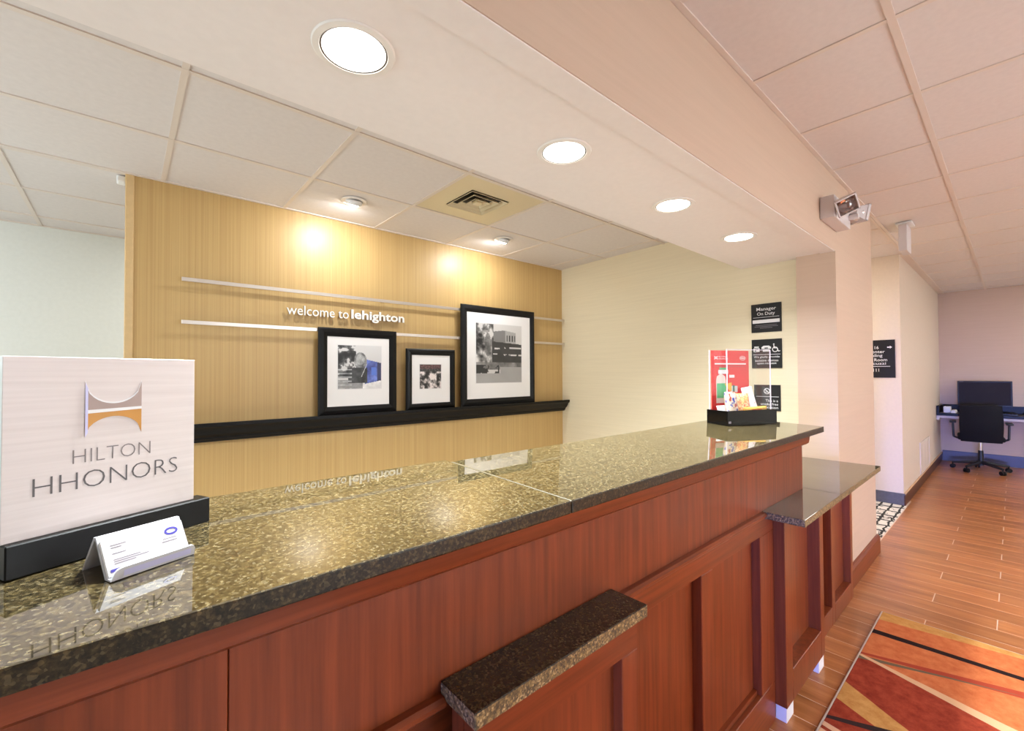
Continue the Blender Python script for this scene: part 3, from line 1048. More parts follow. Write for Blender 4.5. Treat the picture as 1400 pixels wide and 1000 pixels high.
o, m = pouch('snack_bag', 0.060, 0.160, 0.022, pouch_mat('white_wrapper', [(0.3, (240, 236, 240)), (0.62, (226, 222, 232)), (0.72, (220, 120, 90))]), 0.218, 0.070, 0.092, -0.2, -0.15, 'tall white snack bag leaning beside the red poster', roll=-0.16)
o, m = pouch('candy_bar', 0.030, 0.145, 0.018, 'yellow', 0.195, 0.026, 0.066, 0.0, 0.0, 'yellow wrapped candy bar lying along the front of the tray', 'candy bar', roll=PI / 2 - 0.03)
flat(m @ Matrix.Rotation(PI / 2, 4, 'X') @ Matrix.Rotation(PI / 2, 4, 'Z'), rect(-0.03, 0.03, -0.004, 0.005), plain('orange_print', (214, 96, 40), 0.5), o, 'wrapper_print', 0.0098)

# ================================================================== BACK WALL: ledge, rails, frames, lettering
ledge = thing('picture_ledge', (1.7, 3.08, 1.0), 'long black moulded picture ledge on the tan wall', 'shelf')
k = MB()
k.prism([(YB, 0.998), (3.105, 0.998), (3.100, 1.008), (3.092, 1.014), (3.090, 1.026), (3.078, 1.034), (3.062, 1.052), (3.050, 1.078), (3.036, 1.086), (3.030, 1.092), (3.030, 1.113), (3.042, 1.113), (3.042, 1.104), (YB, 1.104)], 'x', 0.06, 3.455)
k.build('crown_moulding', 'black', ledge, smooth=True)
k = MB().box(0.06, 3.455, 3.0955, 3.1015, 1.0115, 1.0165)
k.build('bead', 'blackgloss', ledge)

for z, nm in ((1.928, 'upper'), (1.684, 'lower')):
    r = thing('wall_rail', (0.24, 3.11, z), nm + ' brushed metal rail running along the tan wall', 'rail', 'metal rails on the tan wall')
    MB().box(0.24, 3.456, 3.098, 3.106, z - 0.004, z + 0.018, 0.001).build('bar', 'metal', r)
    for x in (0.45, 1.45, 2.60, 3.35):
        MB().cyl((x, 3.106, z + 0.007), (x, YB, z + 0.007), 0.006, n=10).build('standoff', 'chrome', r)


# ---- printed photographs: little rasters drawn in code, printed as face colours
def raster(name, w, h, px, fm, parent, x0, y0):
    ny, nx, _ = px.shape
    vs, fs = [], []
    for j in range(ny + 1):
        for i in range(nx + 1):
            vs.append(fm @ Vector((x0 + w * i / nx, y0 + h * j / ny, 0.0006)))
    for j in range(ny):
        for i in range(nx):
            a = j * (nx + 1) + i
            fs.append((a, a + 1, a + nx + 2, a + nx + 1))
    inv = world(parent).inverted()
    me = bpy.data.meshes.new(name)
    me.from_pydata([inv @ v for v in vs], [], fs)
    at = me.color_attributes.new('print', 'FLOAT_COLOR', 'CORNER')
    c = np.repeat(px[:, :, :].reshape(-1, 3), 4, axis=0)
    c = np.where(c <= 0.04045, c / 12.92, ((c + 0.055) / 1.055) ** 2.4)
    at.data.foreach_set('color', np.hstack([c, np.ones((len(c), 1))]).astype(np.float32).ravel())
    me.materials.append(M['photo'])
    o = bpy.data.objects.new(name, me)
    COL.objects.link(o); o.parent = parent
    return o


kk = NT('photo_print')
an = kk.n('ShaderNodeVertexColor'); an.layer_name = 'print'
kk.base(an.outputs['Color'])
kk.b.inputs['Roughness'].default_value = 0.5
M['photo'] = kk.m


def smooth_noise(rs, ny, nx, cells):
    g = rs.rand(cells + 2, cells + 2)
    yy, xx = np.mgrid[0:ny, 0:nx]
    fy, fx = yy / ny * cells, xx / nx * cells
    iy, ix = fy.astype(int), fx.astype(int)
    ty, tx = fy - iy, fx - ix
    return (g[iy, ix] * (1 - ty) * (1 - tx) + g[iy + 1, ix] * ty * (1 - tx) + g[iy, ix + 1] * (1 - ty) * tx + g[iy + 1, ix + 1] * ty * tx)


def fbm(rs, ny, nx, c0, octs=4):
    return sum(smooth_noise(rs, ny, nx, c0 * 2 ** i) * 0.5 ** i for i in range(octs)) / sum(0.5 ** i for i in range(octs))


def photo_loco():
    n = 84
    rs = np.random.RandomState(3)
    y, x = np.mgrid[0:n, 0:n] / n
    y = 1 - y                                   # y measured from the top
    g = 0.86 - 0.08 * y + 0 * x
    nz = np.clip((fbm(rs, n, n, 9) - 0.5) * 2.2 + 0.5, 0, 1)
    tree = (x < 0.42 - 0.12 * y) & (y < 0.75)
    g = np.where(tree & (nz < 0.72 + 0.4 * (0.3 - x)), 0.10 + 0.75 * nz * nz, g)
    ground = y > 0.80 - 0.10 * (x - 0.2) * (x > 0.6)
    g = np.where(ground, 0.50 + 0.35 * (x > 0.55) + 0.15 * nz, g)
    px = np.stack([g, g * 0.985, g * 0.98], -1)
    # long body going back to the right, blue tender
    roof = 0.32 + 0.22 * (x - 0.62)
    body = (x > 0.60) & (y > roof) & (y < 0.90 - 0.20 * (x - 0.60))
    px[body] = np.stack([0.22 + 0.25 * nz, 0.25 + 0.3 * nz, 0.50 + 0.36 * nz], -1)[body]
    lt_ = body & (x > 0.76) & (x < 0.88) & (y > 0.5) & (y < 0.7)
    px[lt_] = (0.34, 0.46, 0.80)
    endb = body & (x > 0.90)
    px[endb] = (0.20, 0.20, 0.34)
    # engine front
    fr = ((x - 0.50) / 0.15) ** 2 + ((y - 0.36) / 0.20) ** 2 < 1
    px[fr] = np.stack([0.25 + 0.5 * nz] * 3, -1)[fr]
    fr2 = ((x - 0.50) / 0.10) ** 2 + ((y - 0.33) / 0.12) ** 2 < 1
    px[fr2] = np.stack([0.45 + 0.4 * nz] * 3, -1)[fr2]
    low_ = (x > 0.22) & (x < 0.66) & (y > 0.52) & (y < 0.88)
    px[low_] = np.stack([0.14 + 0.22 * nz] * 3, -1)[low_]
    rail = (x < 0.30) & (y > 0.55) & (np.sin(y * 70) > 0.2)
    px[rail] = np.stack([0.45 + 0.4 * nz] * 3, -1)[rail]
    for t in np.linspace(0, 1, 40):
        i, j = int((0.66 - 0.13 * t) * n), int((1 - (0.42 + 0.30 * t)) * n)
        px[j, i] = 0.8
    return px


def photo_town():
    ny, nx = 54, 48
    rs = np.random.RandomState(5)
    y, x = np.mgrid[0:ny, 0:nx]; y = 1 - y / ny; x = x / nx
    a = np.clip((fbm(rs, ny, nx, 6) - 0.5) * 3.2 + 0.55, 0, 1); b = smooth_noise(rs, ny, nx, 22)
    g = 0.12 + 0.8 * np.clip(a * 1.3 - 0.2 * b, 0, 1)
    g = np.where(y < 0.30, 0.16 + 0.25 * b, g)
    px = np.stack([g, g * 0.95, g * 0.94], -1)
    px[(y < 0.2)] *= (1.25, 0.95, 0.95)
    return np.clip(px, 0, 1)


def photo_train():
    ny, nx = 112, 96
    rs = np.random.RandomState(9)
    y, x = np.mgrid[0:ny, 0:nx]; y = 1 - y / ny; x = x / nx
    nz, n2 = np.clip((fbm(rs, ny, nx, 10) - 0.5) * 2.4 + 0.5, 0, 1), fbm(rs, ny, nx, 6)
    g = 0.84 - 0.05 * y
    g = np.where((x < 0.36) & (y < 0.62) & (nz < 0.66 - 0.3 * np.maximum(0, x - 0.2)), 0.14 + 0.8 * nz, g)
    bl = (x > 0.36) & (x < 0.86) & (y > 0.10 + 0.12 * np.abs(x - 0.6)) & (y < 0.36)
    g = np.where(bl, 0.66 - 0.16 * (x < 0.62), g)
    for c in (0.66, 0.72, 0.78, 0.84):
        g = np.where((np.abs(x - c) < 0.014) & (y > 0.18) & (y < 0.29), 0.25, g)
    tr = (x > 0.33) & (y > 0.30 + 0.05 * (x - 0.33)) & (y < 0.66)
    g = np.where(tr, 0.17 + 0.12 * n2, g)
    for yy_, a_, b_ in ((0.40, 0.60, 0.98), (0.42, 0.38, 0.50), (0.525, 0.55, 1.0), (0.515, 0.35, 0.44)):
        g = np.where((np.abs(y - yy_) < 0.011) & (x > a_) & (x < b_) & (nz > 0.33), 0.82, g)
    g = np.where((x < 0.33) & (y > 0.26) & (y < 0.66), 0.14 + 0.75 * nz, g)
    g = np.where(((x - 0.24) / 0.07) ** 2 + ((y - 0.36) / 0.20) ** 2 < 1, 0.20 + 0.4 * nz, g)
    g = np.where((y > 0.66) & (y < 0.78), 0.34 + 0.25 * nz, g)
    g = np.where((y > 0.70) & (y < 0.84) & (x < 0.48) & (nz > 0.5), 0.18, g)
    g = np.where((y >= 0.84) | ((y > 0.74) & (x > 0.5)), 0.62 + 0.06 * n2, g)
    return np.stack([g, g * 0.98, g * 0.965], -1)


def picture(x0, x1, z0, z1, bw, pic, px, label, gloss, depth=0.022):
    yb = 3.074
    o = thing('framed_photograph', ((x0 + x1) / 2, yb, z0), label, 'picture frame', 'framed photographs on the ledge')
    ym = yb + 0.006
    # mitred moulding: four bars
    pr = [(0.0, 0.018), (0.0, 0.008), (0.010, 0.0), (bw * 0.55, -0.004), (bw * 0.9, 0.004), (bw, 0.008), (bw, 0.018)]
    corners = [(x0, z0, 1, 1), (x1, z0, -1, 1), (x1, z1, -1, -1), (x0, z1, 1, -1)]
    for i in range(4):
        a, b = corners[i], corners[(i + 1) % 4]
        k = MB()
        ra = [k.bm.verts.new((a[0] + a[2] * d, yb + h, a[1] + a[3] * d)) for d, h in pr]
        rb = [k.bm.verts.new((b[0] + b[2] * d, yb + h, b[1] + b[3] * d)) for d, h in pr]
        for q in range(len(pr)):
            w_ = (q + 1) % len(pr)
            k.bm.faces.new((ra[q], rb[q], rb[w_], ra[w_]))
        bmesh.ops.recalc_face_normals(k.bm, faces=k.bm.faces)
        k.build('frame_bar', gloss, o)
    mat = MB().box(x0 + bw - 0.004, x1 - bw + 0.004, yb + 0.009, yb + 0.014, z0 + bw - 0.004, z1 - bw + 0.004).build('mat_board', 'paper', o)
    MB().box(x0 + 0.006, x1 - 0.006, yb + 0.0145, yb + 0.020, z0 + 0.006, z1 - 0.006).build('backing', 'blackmatt', o)
    p0, p1, q0, q1 = pic
    fmw = frame_m((0, yb + 0.0088, 0), (1, 0, 0), (0, -1, 0))
    raster('photograph', p1 - p0, q1 - q0, px, fmw, mat, p0, q0)
    bv = MB()
    for r_ in ((p0 - 0.005, p1 + 0.005, q0 - 0.005, q0), (p0 - 0.005, p1 + 0.005, q1, q1 + 0.005), (p0 - 0.005, p0, q0, q1), (p1, p1 + 0.005, q0, q1)):
        bv.box(r_[0], r_[1], yb + 0.0082, yb + 0.009, r_[2], r_[3])
    bv.build('mat_bevel', 'whiteprint', mat)
    return o


picture(0.977, 1.546, 1.106, 1.709, 0.060, (1.108, 1.423, 1.286, 1.591), photo_loco(), 'wide black frame, photo of a locomotive with blue body, leftmost on ledge', 'black')
picture(1.626, 2.074, 1.106, 1.586, 0.050, (1.744, 1.939, 1.271, 1.463), photo_town(), 'smallest black frame, small grey photo, middle of the ledge', 'black')
picture(2.137, 3.002, 1.106, 1.983, 0.062, (2.295, 2.829, 1.305, 1.832), photo_train(), 'largest black frame, black and white photo of a train and building', 'blackmatt')

# ---- raised lettering, every letter its own piece
wl = thing('wall_lettering', (1.2, 3.12, 1.78), 'raised metal letters reading welcome to lehighton', 'lettering')
fmw = frame_m((0, 3.122, 0), (1, 0, 0), (0, -1, 0))


def letters(body, x0, x1, zbase, xh, bold):
    me = text_mesh(body, bold)
    bm = bmesh.new(); bm.from_mesh(me); bpy.data.meshes.remove(me)
    xs = [v.co.x for v in bm.verts]; ys = [v.co.y for v in bm.verts]
    mnx = min(xs); sx = (x1 - x0) / (max(xs) - mnx)
    # islands
    seen, isl = set(), []
    for v in bm.verts:
        if v in seen:
            continue
        st, cur = [v], []
        seen.add(v)
        while st:
            q = st.pop(); cur.append(q)
            for e in q.link_edges:
                o_ = e.other_vert(q)
                if o_ not in seen:
                    seen.add(o_); st.append(o_)
        isl.append(cur)
    groups = []
    for cur in sorted(isl, key=lambda c: min(v.co.x for v in c)):
        a_, b_ = min(v.co.x for v in cur), max(v.co.x for v in cur)
        for g in groups:
            if a_ < g[1] - 0.02 and b_ > g[0] + 0.02:
                g[2].extend(cur); g[0] = min(a_, g[0]); g[1] = max(b_, g[1]); break
        else:
            groups.append([a_, b_, list(cur)])
    for g in groups:
        ids = {v: i for i, v in enumerate(g[2])}
        nb = bmesh.new()
        nv = [nb.verts.new(((v.co.x - mnx) * sx + x0, v.co.y * xh + zbase, 0)) for v in g[2]]
        for f in bm.faces:
            if f.verts[0] in ids:
                nb.faces.new([nv[ids[v]] for v in f.verts])
        r = bmesh.ops.extrude_face_region(nb, geom=nb.faces[:])
        for e in r['geom']:
            if isinstance(e, bmesh.types.BMVert):
                e.co.z += 0.012
        bmesh.ops.recalc_face_normals(nb, faces=nb.faces)
        bmesh.ops.transform(nb, matrix=fmw, verts=nb.verts)
        k = MB(); k.bm.free(); k.bm = nb
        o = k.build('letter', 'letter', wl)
        o.data.materials.append(M['letter_shade_side'])
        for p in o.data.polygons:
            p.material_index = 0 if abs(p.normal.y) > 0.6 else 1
    bm.free()


letters('welcome to', 0.789, 1.193, 1.783, 0.092, 0.004)
letters('lehighton', 1.212, 1.626, 1.788, 0.088, 0.028)


# ================================================================== WALL SIGNS (right wall, slightly skewed plane)
wx = lambda y: 3.372 + (y - 0.93) * (3.47 - 3.372) / (3.26 - 0.93)
wd = Vector((3.47 - 3.372, 3.26 - 0.93, 0)).normalized()


def wall_sign(y0, y1, z0, z1, label):
    x = wx((y0 + y1) / 2) - 0.001
    o = thing('wall_sign', (x, (y0 + y1) / 2, z0), label, 'sign', 'black signs on the cream wall')
    n = Vector((-wd.y, wd.x, 0))                   # out of the wall towards the desk
    fm = frame_m(Vector((x, (y0 + y1) / 2, (z0 + z1) / 2)) + n * 0.006, -wd, n)
    k = MB()
    w_, h_ = (y1 - y0), (z1 - z0)
    k.box(-w_ / 2, w_ / 2, -h_ / 2, h_ / 2, -0.005, 0.0, 0.0008, mat=fm)
    k.build('plate', 'signblack', o)
    return o, fm, w_, h_


o, fm, w_, h_ = wall_sign(1.042, 1.238, 1.669, 1.870, 'black Manager On Duty sign, topmost of the wall signs')
lettering('Manager', fm, 0.002, 0.060, 0.128, 0.030, 'whiteprint', o, bold=0.009)
lettering('On Duty', fm, 0.0, 0.027, 0.116, 0.029, 'whiteprint', o, bold=0.009)
flat(fm, rect(-0.085, 0.085, 0.0035, 0.0060), 'whiteprint', o, 'rule')
MB().box(-0.088, 0.088, -0.036, -0.012, 0.0, 0.003, 0.0006, mat=fm).build('name_plate', 'whiteprint', o)
k = MB()
for y_, hw in ((-0.052, 0.070), (-0.062, 0.076), (-0.072, 0.040)):
    k.poly([fm @ Vector((*p, 0.0006)) for p in rect(-hw, hw, y_, y_ + 0.003)])
k.build('small_print', 'faintprint', o)

o, fm, w_, h_ = wall_sign(1.042, 1.238, 1.416, 1.619, 'black sign with phone and wheelchair symbols, middle of the wall signs')
flat(fm, rect(-0.088, 0.088, -0.007, -0.004), 'whiteprint', o, 'rule')
lettering('We gladly provide', fm, 0.0, -0.024, 0.168, 0.017, 'whiteprint', o, bold=0.007)
lettering('assistive devices', fm, 0.0, -0.047, 0.150, 0.016, 'whiteprint', o, bold=0.007)
lettering('upon request', fm, 0.0, -0.070, 0.126, 0.017, 'whiteprint', o, bold=0.007)
k = MB()
for r_ in ((-0.085, -0.045, 0.014, 0.040), (-0.080, -0.050, 0.044, 0.052)):
    k.poly([fm @ Vector((*p, 0.0006)) for p in rect(*r_)])
k.build('keypad_phone_symbol', 'whiteprint', o)
k = MB()
for r_ in ((-0.078, -0.052, 0.030, 0.035), (-0.078, -0.066, 0.018, 0.025)):
    k.poly([fm @ Vector((*p, 0.0009)) for p in rect(*r_)])
k.build('keypad_keys', 'signblack', o)
k = MB()
k.poly([fm @ Vector((x, y, 0.0006)) for x, y in ((-0.032, 0.034), (0.030, 0.034), (0.030, 0.046), (0.016, 0.056), (-0.018, 0.056), (-0.032, 0.046))])
k.poly([fm @ Vector((*p, 0.0006)) for p in rect(-0.024, 0.022, 0.014, 0.030)])
k.build('handset_symbol', 'whiteprint', o)
flat(fm, rect(-0.012, 0.010, 0.036, 0.043), 'signblack', o, 'handset_gap', 0.0009)
# wheelchair symbol
ring_mesh(fm, 0.056, 0.028, 0.019, 0.019, 0.005, 'whiteprint', o, 'wheel_symbol')
k = MB()
k.poly([fm @ Vector((0.048 + 0.005 * math.cos(i * PI / 6), 0.064 + 0.005 * math.sin(i * PI / 6), 0.0006)) for i in range(12)])
for q in ([(0.045, 0.057), (0.051, 0.057), (0.055, 0.036), (0.048, 0.036)], [(0.050, 0.040), (0.068, 0.040), (0.068, 0.035), (0.050, 0.035)],
          [(0.064, 0.038), (0.069, 0.038), (0.080, 0.016), (0.074, 0.016)], [(0.074, 0.016), (0.088, 0.020), (0.088, 0.015), (0.076, 0.011)]):
    k.poly([fm @ Vector((*p, 0.0008)) for p in q])
k.build('seated_figure_symbol', 'whiteprint', o)

o, fm, w_, h_ = wall_sign(1.055, 1.226, 1.120, 1.299, 'black smoke free sign, lowest of the wall signs')
ring_mesh(fm, 0.0, 0.046, 0.021, 0.021, 0.005, 'whiteprint', o, 'no_smoking_ring')
k = MB()
k.poly([fm @ Vector((x, y + 0.046, 0.0007)) for x, y in ((-0.016, 0.012), (-0.012, 0.016), (0.016, -0.012), (0.012, -0.016))])
k.poly([fm @ Vector((x, y + 0.046, 0.0007)) for x, y in ((-0.014, -0.009), (0.010, -0.009), (0.010, -0.005), (-0.014, -0.005))])
k.build('no_smoking_bar', 'whiteprint', o)
flat(fm, rect(-0.072, 0.075, 0.006, 0.009), 'whiteprint', o, 'rule')
lettering('This is a', fm, 0.030, -0.020, 0.080, 0.017, 'whiteprint', o, bold=0.007)
lettering('smoke free', fm, 0.014, -0.044, 0.112, 0.017, 'whiteprint', o, bold=0.007)
lettering('location', fm, 0.024, -0.067, 0.092, 0.017, 'whiteprint', o, bold=0.007)

# hallway direction sign
hs = thing('direction_sign', (6.05, 0.95, 1.32), 'black room number direction sign on the hallway corner wall', 'sign')
MB().box(6.042, 6.0495, 0.815, 1.20, 1.322, 1.722, 0.001).build('plate', 'signblack', hs)
fm = frame_m((6.042, 1.0075, 1.522), (0, -1, 0), (-1, 0, 0))
ar = [(0.130, 0.127), (0.152, 0.127), (0.152, 0.137), (0.170, 0.121), (0.152, 0.105), (0.152, 0.115), (0.130, 0.115)]
flat(fm, ar, 'whiteprint', hs, 'arrow')
for tx, x0, x1, y, h in (('116', 0.005, 0.060, 0.121, 0.032), ('Center', -0.032, 0.110, 0.077, 0.032), ('Vending', -0.065, 0.090, 0.032, 0.040), ('Room', 0.022, 0.128, -0.010, 0.032), ('Jacuzzi', -0.035, 0.118, -0.053, 0.034), ('111', 0.012, 0.060, -0.120, 0.032)):
    lettering(tx, fm, (x0 + x1) / 2, y, x1 - x0, h, 'whiteprint', hs, bold=0.006)
flat(fm, rect(-0.04, 0.152, -0.083, -0.078), 'whiteprint', hs, 'rule')

# ================================================================== LIGHT FITTINGS
DL = [(1.120, 'second'), (1.850, 'third'), (2.566, 'fourth')]
down = thing('downlight', (0.396, 1.0, ZS), 'large round recessed downlight, nearest in the soffit, leftmost', 'downlight', 'downlights in the soffit')
MB().lathe([(0.074, -0.0015), (0.076, -0.005), (0.090, -0.004), (0.093, -0.0005), (0.074, -0.0005)], (0.396, 1.0, ZS), n=40).build('trim_ring', 'trimwhite', down, smooth=True)
MB().lathe([(0.070, -0.0020), (0.0745, -0.0035), (0.0745, -0.0008), (0.070, -0.0008)], (0.396, 1.0, ZS), n=40).build('gap_ring', 'trimdark', down, smooth=True)
MB().lathe([(0.0, -0.0030), (0.0705, -0.0030), (0.0705, -0.0006), (0.0, -0.0006)], (0.396, 1.0, ZS), n=40).build('lens', 'lens', down)
DOWN_W = 29
area('downlight_lamp', (0.396, 1.0, ZS - 0.006), (0.396, 1.0, 0), DOWN_W, SOFTWARM, 0.14, None, math.radians(136))
kids = [c for c in COL.objects if c.parent == down]
for x, nm in DL:
    c = down.copy(); COL.objects.link(c); c.location = (x, 1.0, ZS)
    c['label'] = {'second': 'round recessed downlight, second from the left along the soffit', 'third': 'round recessed downlight, third from the left along the soffit', 'fourth': 'smallest looking round recessed downlight, far right of the soffit'}[nm]
    for q in kids:
        copy_part(q, q.location, c)
    area('downlight_lamp', (x, 1.0, ZS - 0.006), (x, 1.0, 0), {1.120: 33, 1.850: 29, 2.566: 11.5}[x], SOFTWARM, 0.14, None, math.radians(136))

for x, lab in ((1.075, 'eyeball ceiling spotlight over the leftmost picture frame'), (2.300, 'eyeball ceiling spotlight right of the square ceiling vent')):
    y = 2.715
    e = thing('eyeball_light', (x, y, ZD), lab, 'spotlight', 'eyeball lights at the tan wall')
    MB().lathe([(0.050, -0.001), (0.052, -0.006), (0.074, -0.005), (0.078, -0.0015), (0.050, -0.0015)], (x, y, ZD - 0.003), n=32).build('trim_ring', 'trimwhite', e, smooth=True)
    ax = Vector((0.0, 0.42, -0.91)).normalized()
    pr = [(0.0, -0.004), (0.030, -0.004), (0.046, 0.002), (0.051, 0.012), (0.050, 0.022), (0.046, 0.030), (0.043, 0.032), (0.041, 0.028), (0.041, 0.022)]
    MB().lathe(pr, Vector((x, y, ZD + 0.005)), ax, 32).build('eyeball', 'white', e, smooth=True)
    MB().lathe([(0.0, 0.043), (0.016, 0.0415), (0.029, 0.0375), (0.038, 0.030), (0.0405, 0.024), (0.0, 0.023)], Vector((x, y, ZD + 0.005)), ax, 28).build('bulb_face', 'bulb', e, smooth=True)
    p = Vector((x, y, ZD + 0.005)) + ax * 0.049
    area('eyeball_lamp', p, p + ax, 5.6, (0.84, 0.92, 1.0), 0.075)

# supply-air diffuser in the ceiling grid
dif = thing('air_diffuser', (1.70, 2.245, ZD), 'square ivory ceiling air vent with concentric louvres', 'air vent')
X0, X1, Y0, Y1 = 1.406, 2.004, 1.948, 2.541
zc0 = ZD + 0.001
LX0, LX1, LY0, LY1 = 1.545, 1.835, 2.105, 2.395
k = MB()
for a_, b_, c_, d_ in ((X0, X1, Y0, LY0), (X0, X1, LY1, Y1), (X0, LX0, LY0, LY1), (LX1, X1, LY0, LY1)):
    k.box(a_, b_, c_, d_, zc0, zc0 + 0.004)
k.build('face_panel', 'cream_plastic', dif)
MB().box(LX0, LX1, LY0, LY1, zc0 + 0.018, zc0 + 0.022).build('throat', 'black', dif)
for i in range(3):
    s0, s1 = 0.145 - 0.042 * i, 0.145 - 0.042 * i - 0.026
    cxx, cyy = (LX0 + LX1) / 2, (LY0 + LY1) / 2
    k = MB()
    for (ax_, ay_), (bx_, by_) in (((-1, -1), (1, -1)), ((1, -1), (1, 1)), ((1, 1), (-1, 1)), ((-1, 1), (-1, -1))):
        k.poly([(cxx + ax_ * s0, cyy + ay_ * s0, zc0 - 0.008), (cxx + bx_ * s0, cyy + by_ * s0, zc0 - 0.008), (cxx + bx_ * s1, cyy + by_ * s1, zc0 + 0.014), (cxx + ax_ * s1, cyy + ay_ * s1, zc0 + 0.014)])
        s2 = s0 - 0.004
        k.poly([(cxx + ax_ * s0, cyy + ay_ * s0, zc0 - 0.008), (cxx + bx_ * s0, cyy + by_ * s0, zc0 - 0.008), (cxx + bx_ * s2, cyy + by_ * s2, zc0 - 0.0085), (cxx + ax_ * s2, cyy + ay_ * s2, zc0 - 0.0085)])
    k.build('louvre', 'cream_plastic', dif)
MB().box((LX0 + LX1) / 2 - 0.024, (LX0 + LX1) / 2 + 0.024, (LY0 + LY1) / 2 - 0.024, (LY0 + LY1) / 2 + 0.024, zc0 - 0.009, zc0 + 0.012, 0.004).build('centre_plate', 'cream_plastic', dif)

# unseen fixtures housing the lamps above; the lobby ones are added for fill
FIX = {'lobby': ['added unseen lobby ceiling panel light left of the camera', 'added unseen lobby ceiling panel light behind the rug', 'added unseen lobby ceiling panel light mid lobby', 'added unseen lobby ceiling panel light near the computer alcove']}
proto = None
for (fx, fy), lab in zip(LOBBY_FILL, FIX['lobby']):
    if proto is None:
        proto = thing('unseen_panel_light', (fx, fy, ZL), lab, 'ceiling light', 'added lobby ceiling panel lights')
        k = MB()
        for b_ in ((-0.6, 0.6, -0.3, -0.27), (-0.6, 0.6, 0.27, 0.3), (-0.6, -0.57, -0.27, 0.27), (0.57, 0.6, -0.27, 0.27)):
            k.box(b_[0], b_[1], b_[2], b_[3], -0.022, -0.006)
        k.build('frame', 'white', proto, space='local')
        MB().box(-0.57, 0.57, -0.27, 0.27, -0.016, -0.007).build('lens', 'lens_warm', proto, space='local')
        pk = [c for c in COL.objects if c.parent == proto]
    else:
        c = proto.copy(); COL.objects.link(c); c.location = (fx, fy, ZL); c['label'] = lab
        for q in pk:
            copy_part(q, (0, 0, 0), c)
for nm, loc, lab in (('unseen_panel_light', (1.15, 3.95, ZD), 'office ceiling panel light behind the tan partition'), ('unseen_panel_light', (5.2, 2.0, ZL), 'hallway ceiling panel light')):
    c = proto.copy(); COL.objects.link(c); c.location = loc; c['label'] = lab; c['group'] = lab
    for q in pk:
        copy_part(q, (0, 0, 0), c)

for (fx, fy), lab in zip(FILL_LAMPS, ('added unseen white shaded floor lamp behind the camera', 'added unseen white shaded floor lamp in the middle of the lobby', 'added unseen white shaded floor lamp towards the alcove')):
    fl = thing('added_floor_lamp', (fx, fy, 0), lab, 'floor lamp', 'added floor lamps in the lobby')
    MB().lathe([(0.0, 0.03), (0.12, 0.025), (0.15, 0.0), (0.0, 0.0)], (fx, fy, 0), n=28).build('base', 'black', fl, smooth=True)
    MB().cyl((fx, fy, 0.02), (fx, fy, 1.40), 0.012, n=12).build('pole', 'metal', fl, smooth=True)
    MB().lathe([(0.20, 1.42), (0.17, 1.72), (0.167, 1.72), (0.197, 1.42)], (fx, fy, 0), n=32).build('lamp_shade', 'shade', fl, smooth=True)
    MB().lathe([(0.0, 1.42), (0.02, 1.42), (0.03, 1.47), (0.0, 1.49)], (fx, fy, 0), n=16).build('socket', 'metal', fl, smooth=True)
c = proto.copy(); COL.objects.link(c); c.location = (-1.705, 2.245, ZD); c['label'] = 'added unseen ceiling panel light over the left part of the desk area'; c['group'] = 'added desk area panel light'
c.scale = (0.5, 1, 1)
for q in pk:
    copy_part(q, (0, 0, 0), c)

# twin-head emergency light
em = thing('emergency_light', (3.16, 0.68, 2.26), 'white twin head emergency light on the peach header', 'emergency light')
MB().box(2.985, 3.345, 0.648, 0.7185, 2.262, 2.388, 0.004, seg=2).build('housing', 'emergency', em)


def lamp_head(c, d, upv):
    c, d = Vector(c), Vector(d).normalized()
    m = frame_m(c, Vector(upv).cross(d), d)
    s0, s1, L_ = 0.028, 0.051, 0.060
    k = MB()
    a = [k.bm.verts.new(m @ Vector((x * s0, y * s0, -L_))) for x, y in ((-1, -1), (1, -1), (1, 1), (-1, 1))]
    b = [k.bm.verts.new(m @ Vector((x * s1, y * s1, 0))) for x, y in ((-1, -1), (1, -1), (1, 1), (-1, 1))]
    k.bm.faces.new(a)
    for i in range(4):
        k.bm.faces.new((a[i], a[(i + 1) % 4], b[(i + 1) % 4], b[i]))
    bmesh.ops.recalc_face_normals(k.bm, faces=k.bm.faces)
    k.box(-s1, s1, -s1, -s1 + 0.007, -0.012, 0.004, mat=m)
    k.box(-s1, s1, s1 - 0.007, s1, -0.012, 0.004, mat=m)
    k.box(-s1, -s1 + 0.007, -s1, s1, -0.012, 0.004, mat=m)
    k.box(s1 - 0.007, s1, -s1, s1, -0.012, 0.004, mat=m)
    hd = k.build('lamp_head', 'emergency', em)
    q = MB()
    prf = [(0.012, -0.055), (0.030, -0.045), (0.042, -0.024), (0.043, 0.0)]
    n = 24
    rings = []
    for r_, h_ in prf:
        rings.append([q.bm.verts.new(m @ Vector((r_ * math.cos(2 * PI * i / n), r_ * math.sin(2 * PI * i / n), h_ - 0.004))) for i in range(n)])
    for a_, b_ in zip(rings, rings[1:]):
        for i in range(n):
            q.bm.faces.new((a_[i], a_[(i + 1) % n], b_[(i + 1) % n], b_[i]))
    q.bm.faces.new(rings[0])
    q.build('reflector', 'chrome', hd, smooth=True)
    g = MB(); g.box(-s1 + 0.007, s1 - 0.007, -s1 + 0.007, s1 - 0.007, -0.003, 0.0, mat=m)
    g.build('clear_lens', 'glass', hd)


lamp_head((2.988, 0.590, 2.306), (-0.62, -0.46, -0.63), (-0.45, 0.28, 1))
lamp_head((3.38, 0.600, 2.350), (0.82, -0.50, -0.18), (-0.15, 0, 1))
for hx in (3.04, 3.31):
    MB().cyl((hx, 0.60, 2.325), (hx, 0.650, 2.325), 0.016, n=12).build('swivel', 'emergency', em, smooth=True)

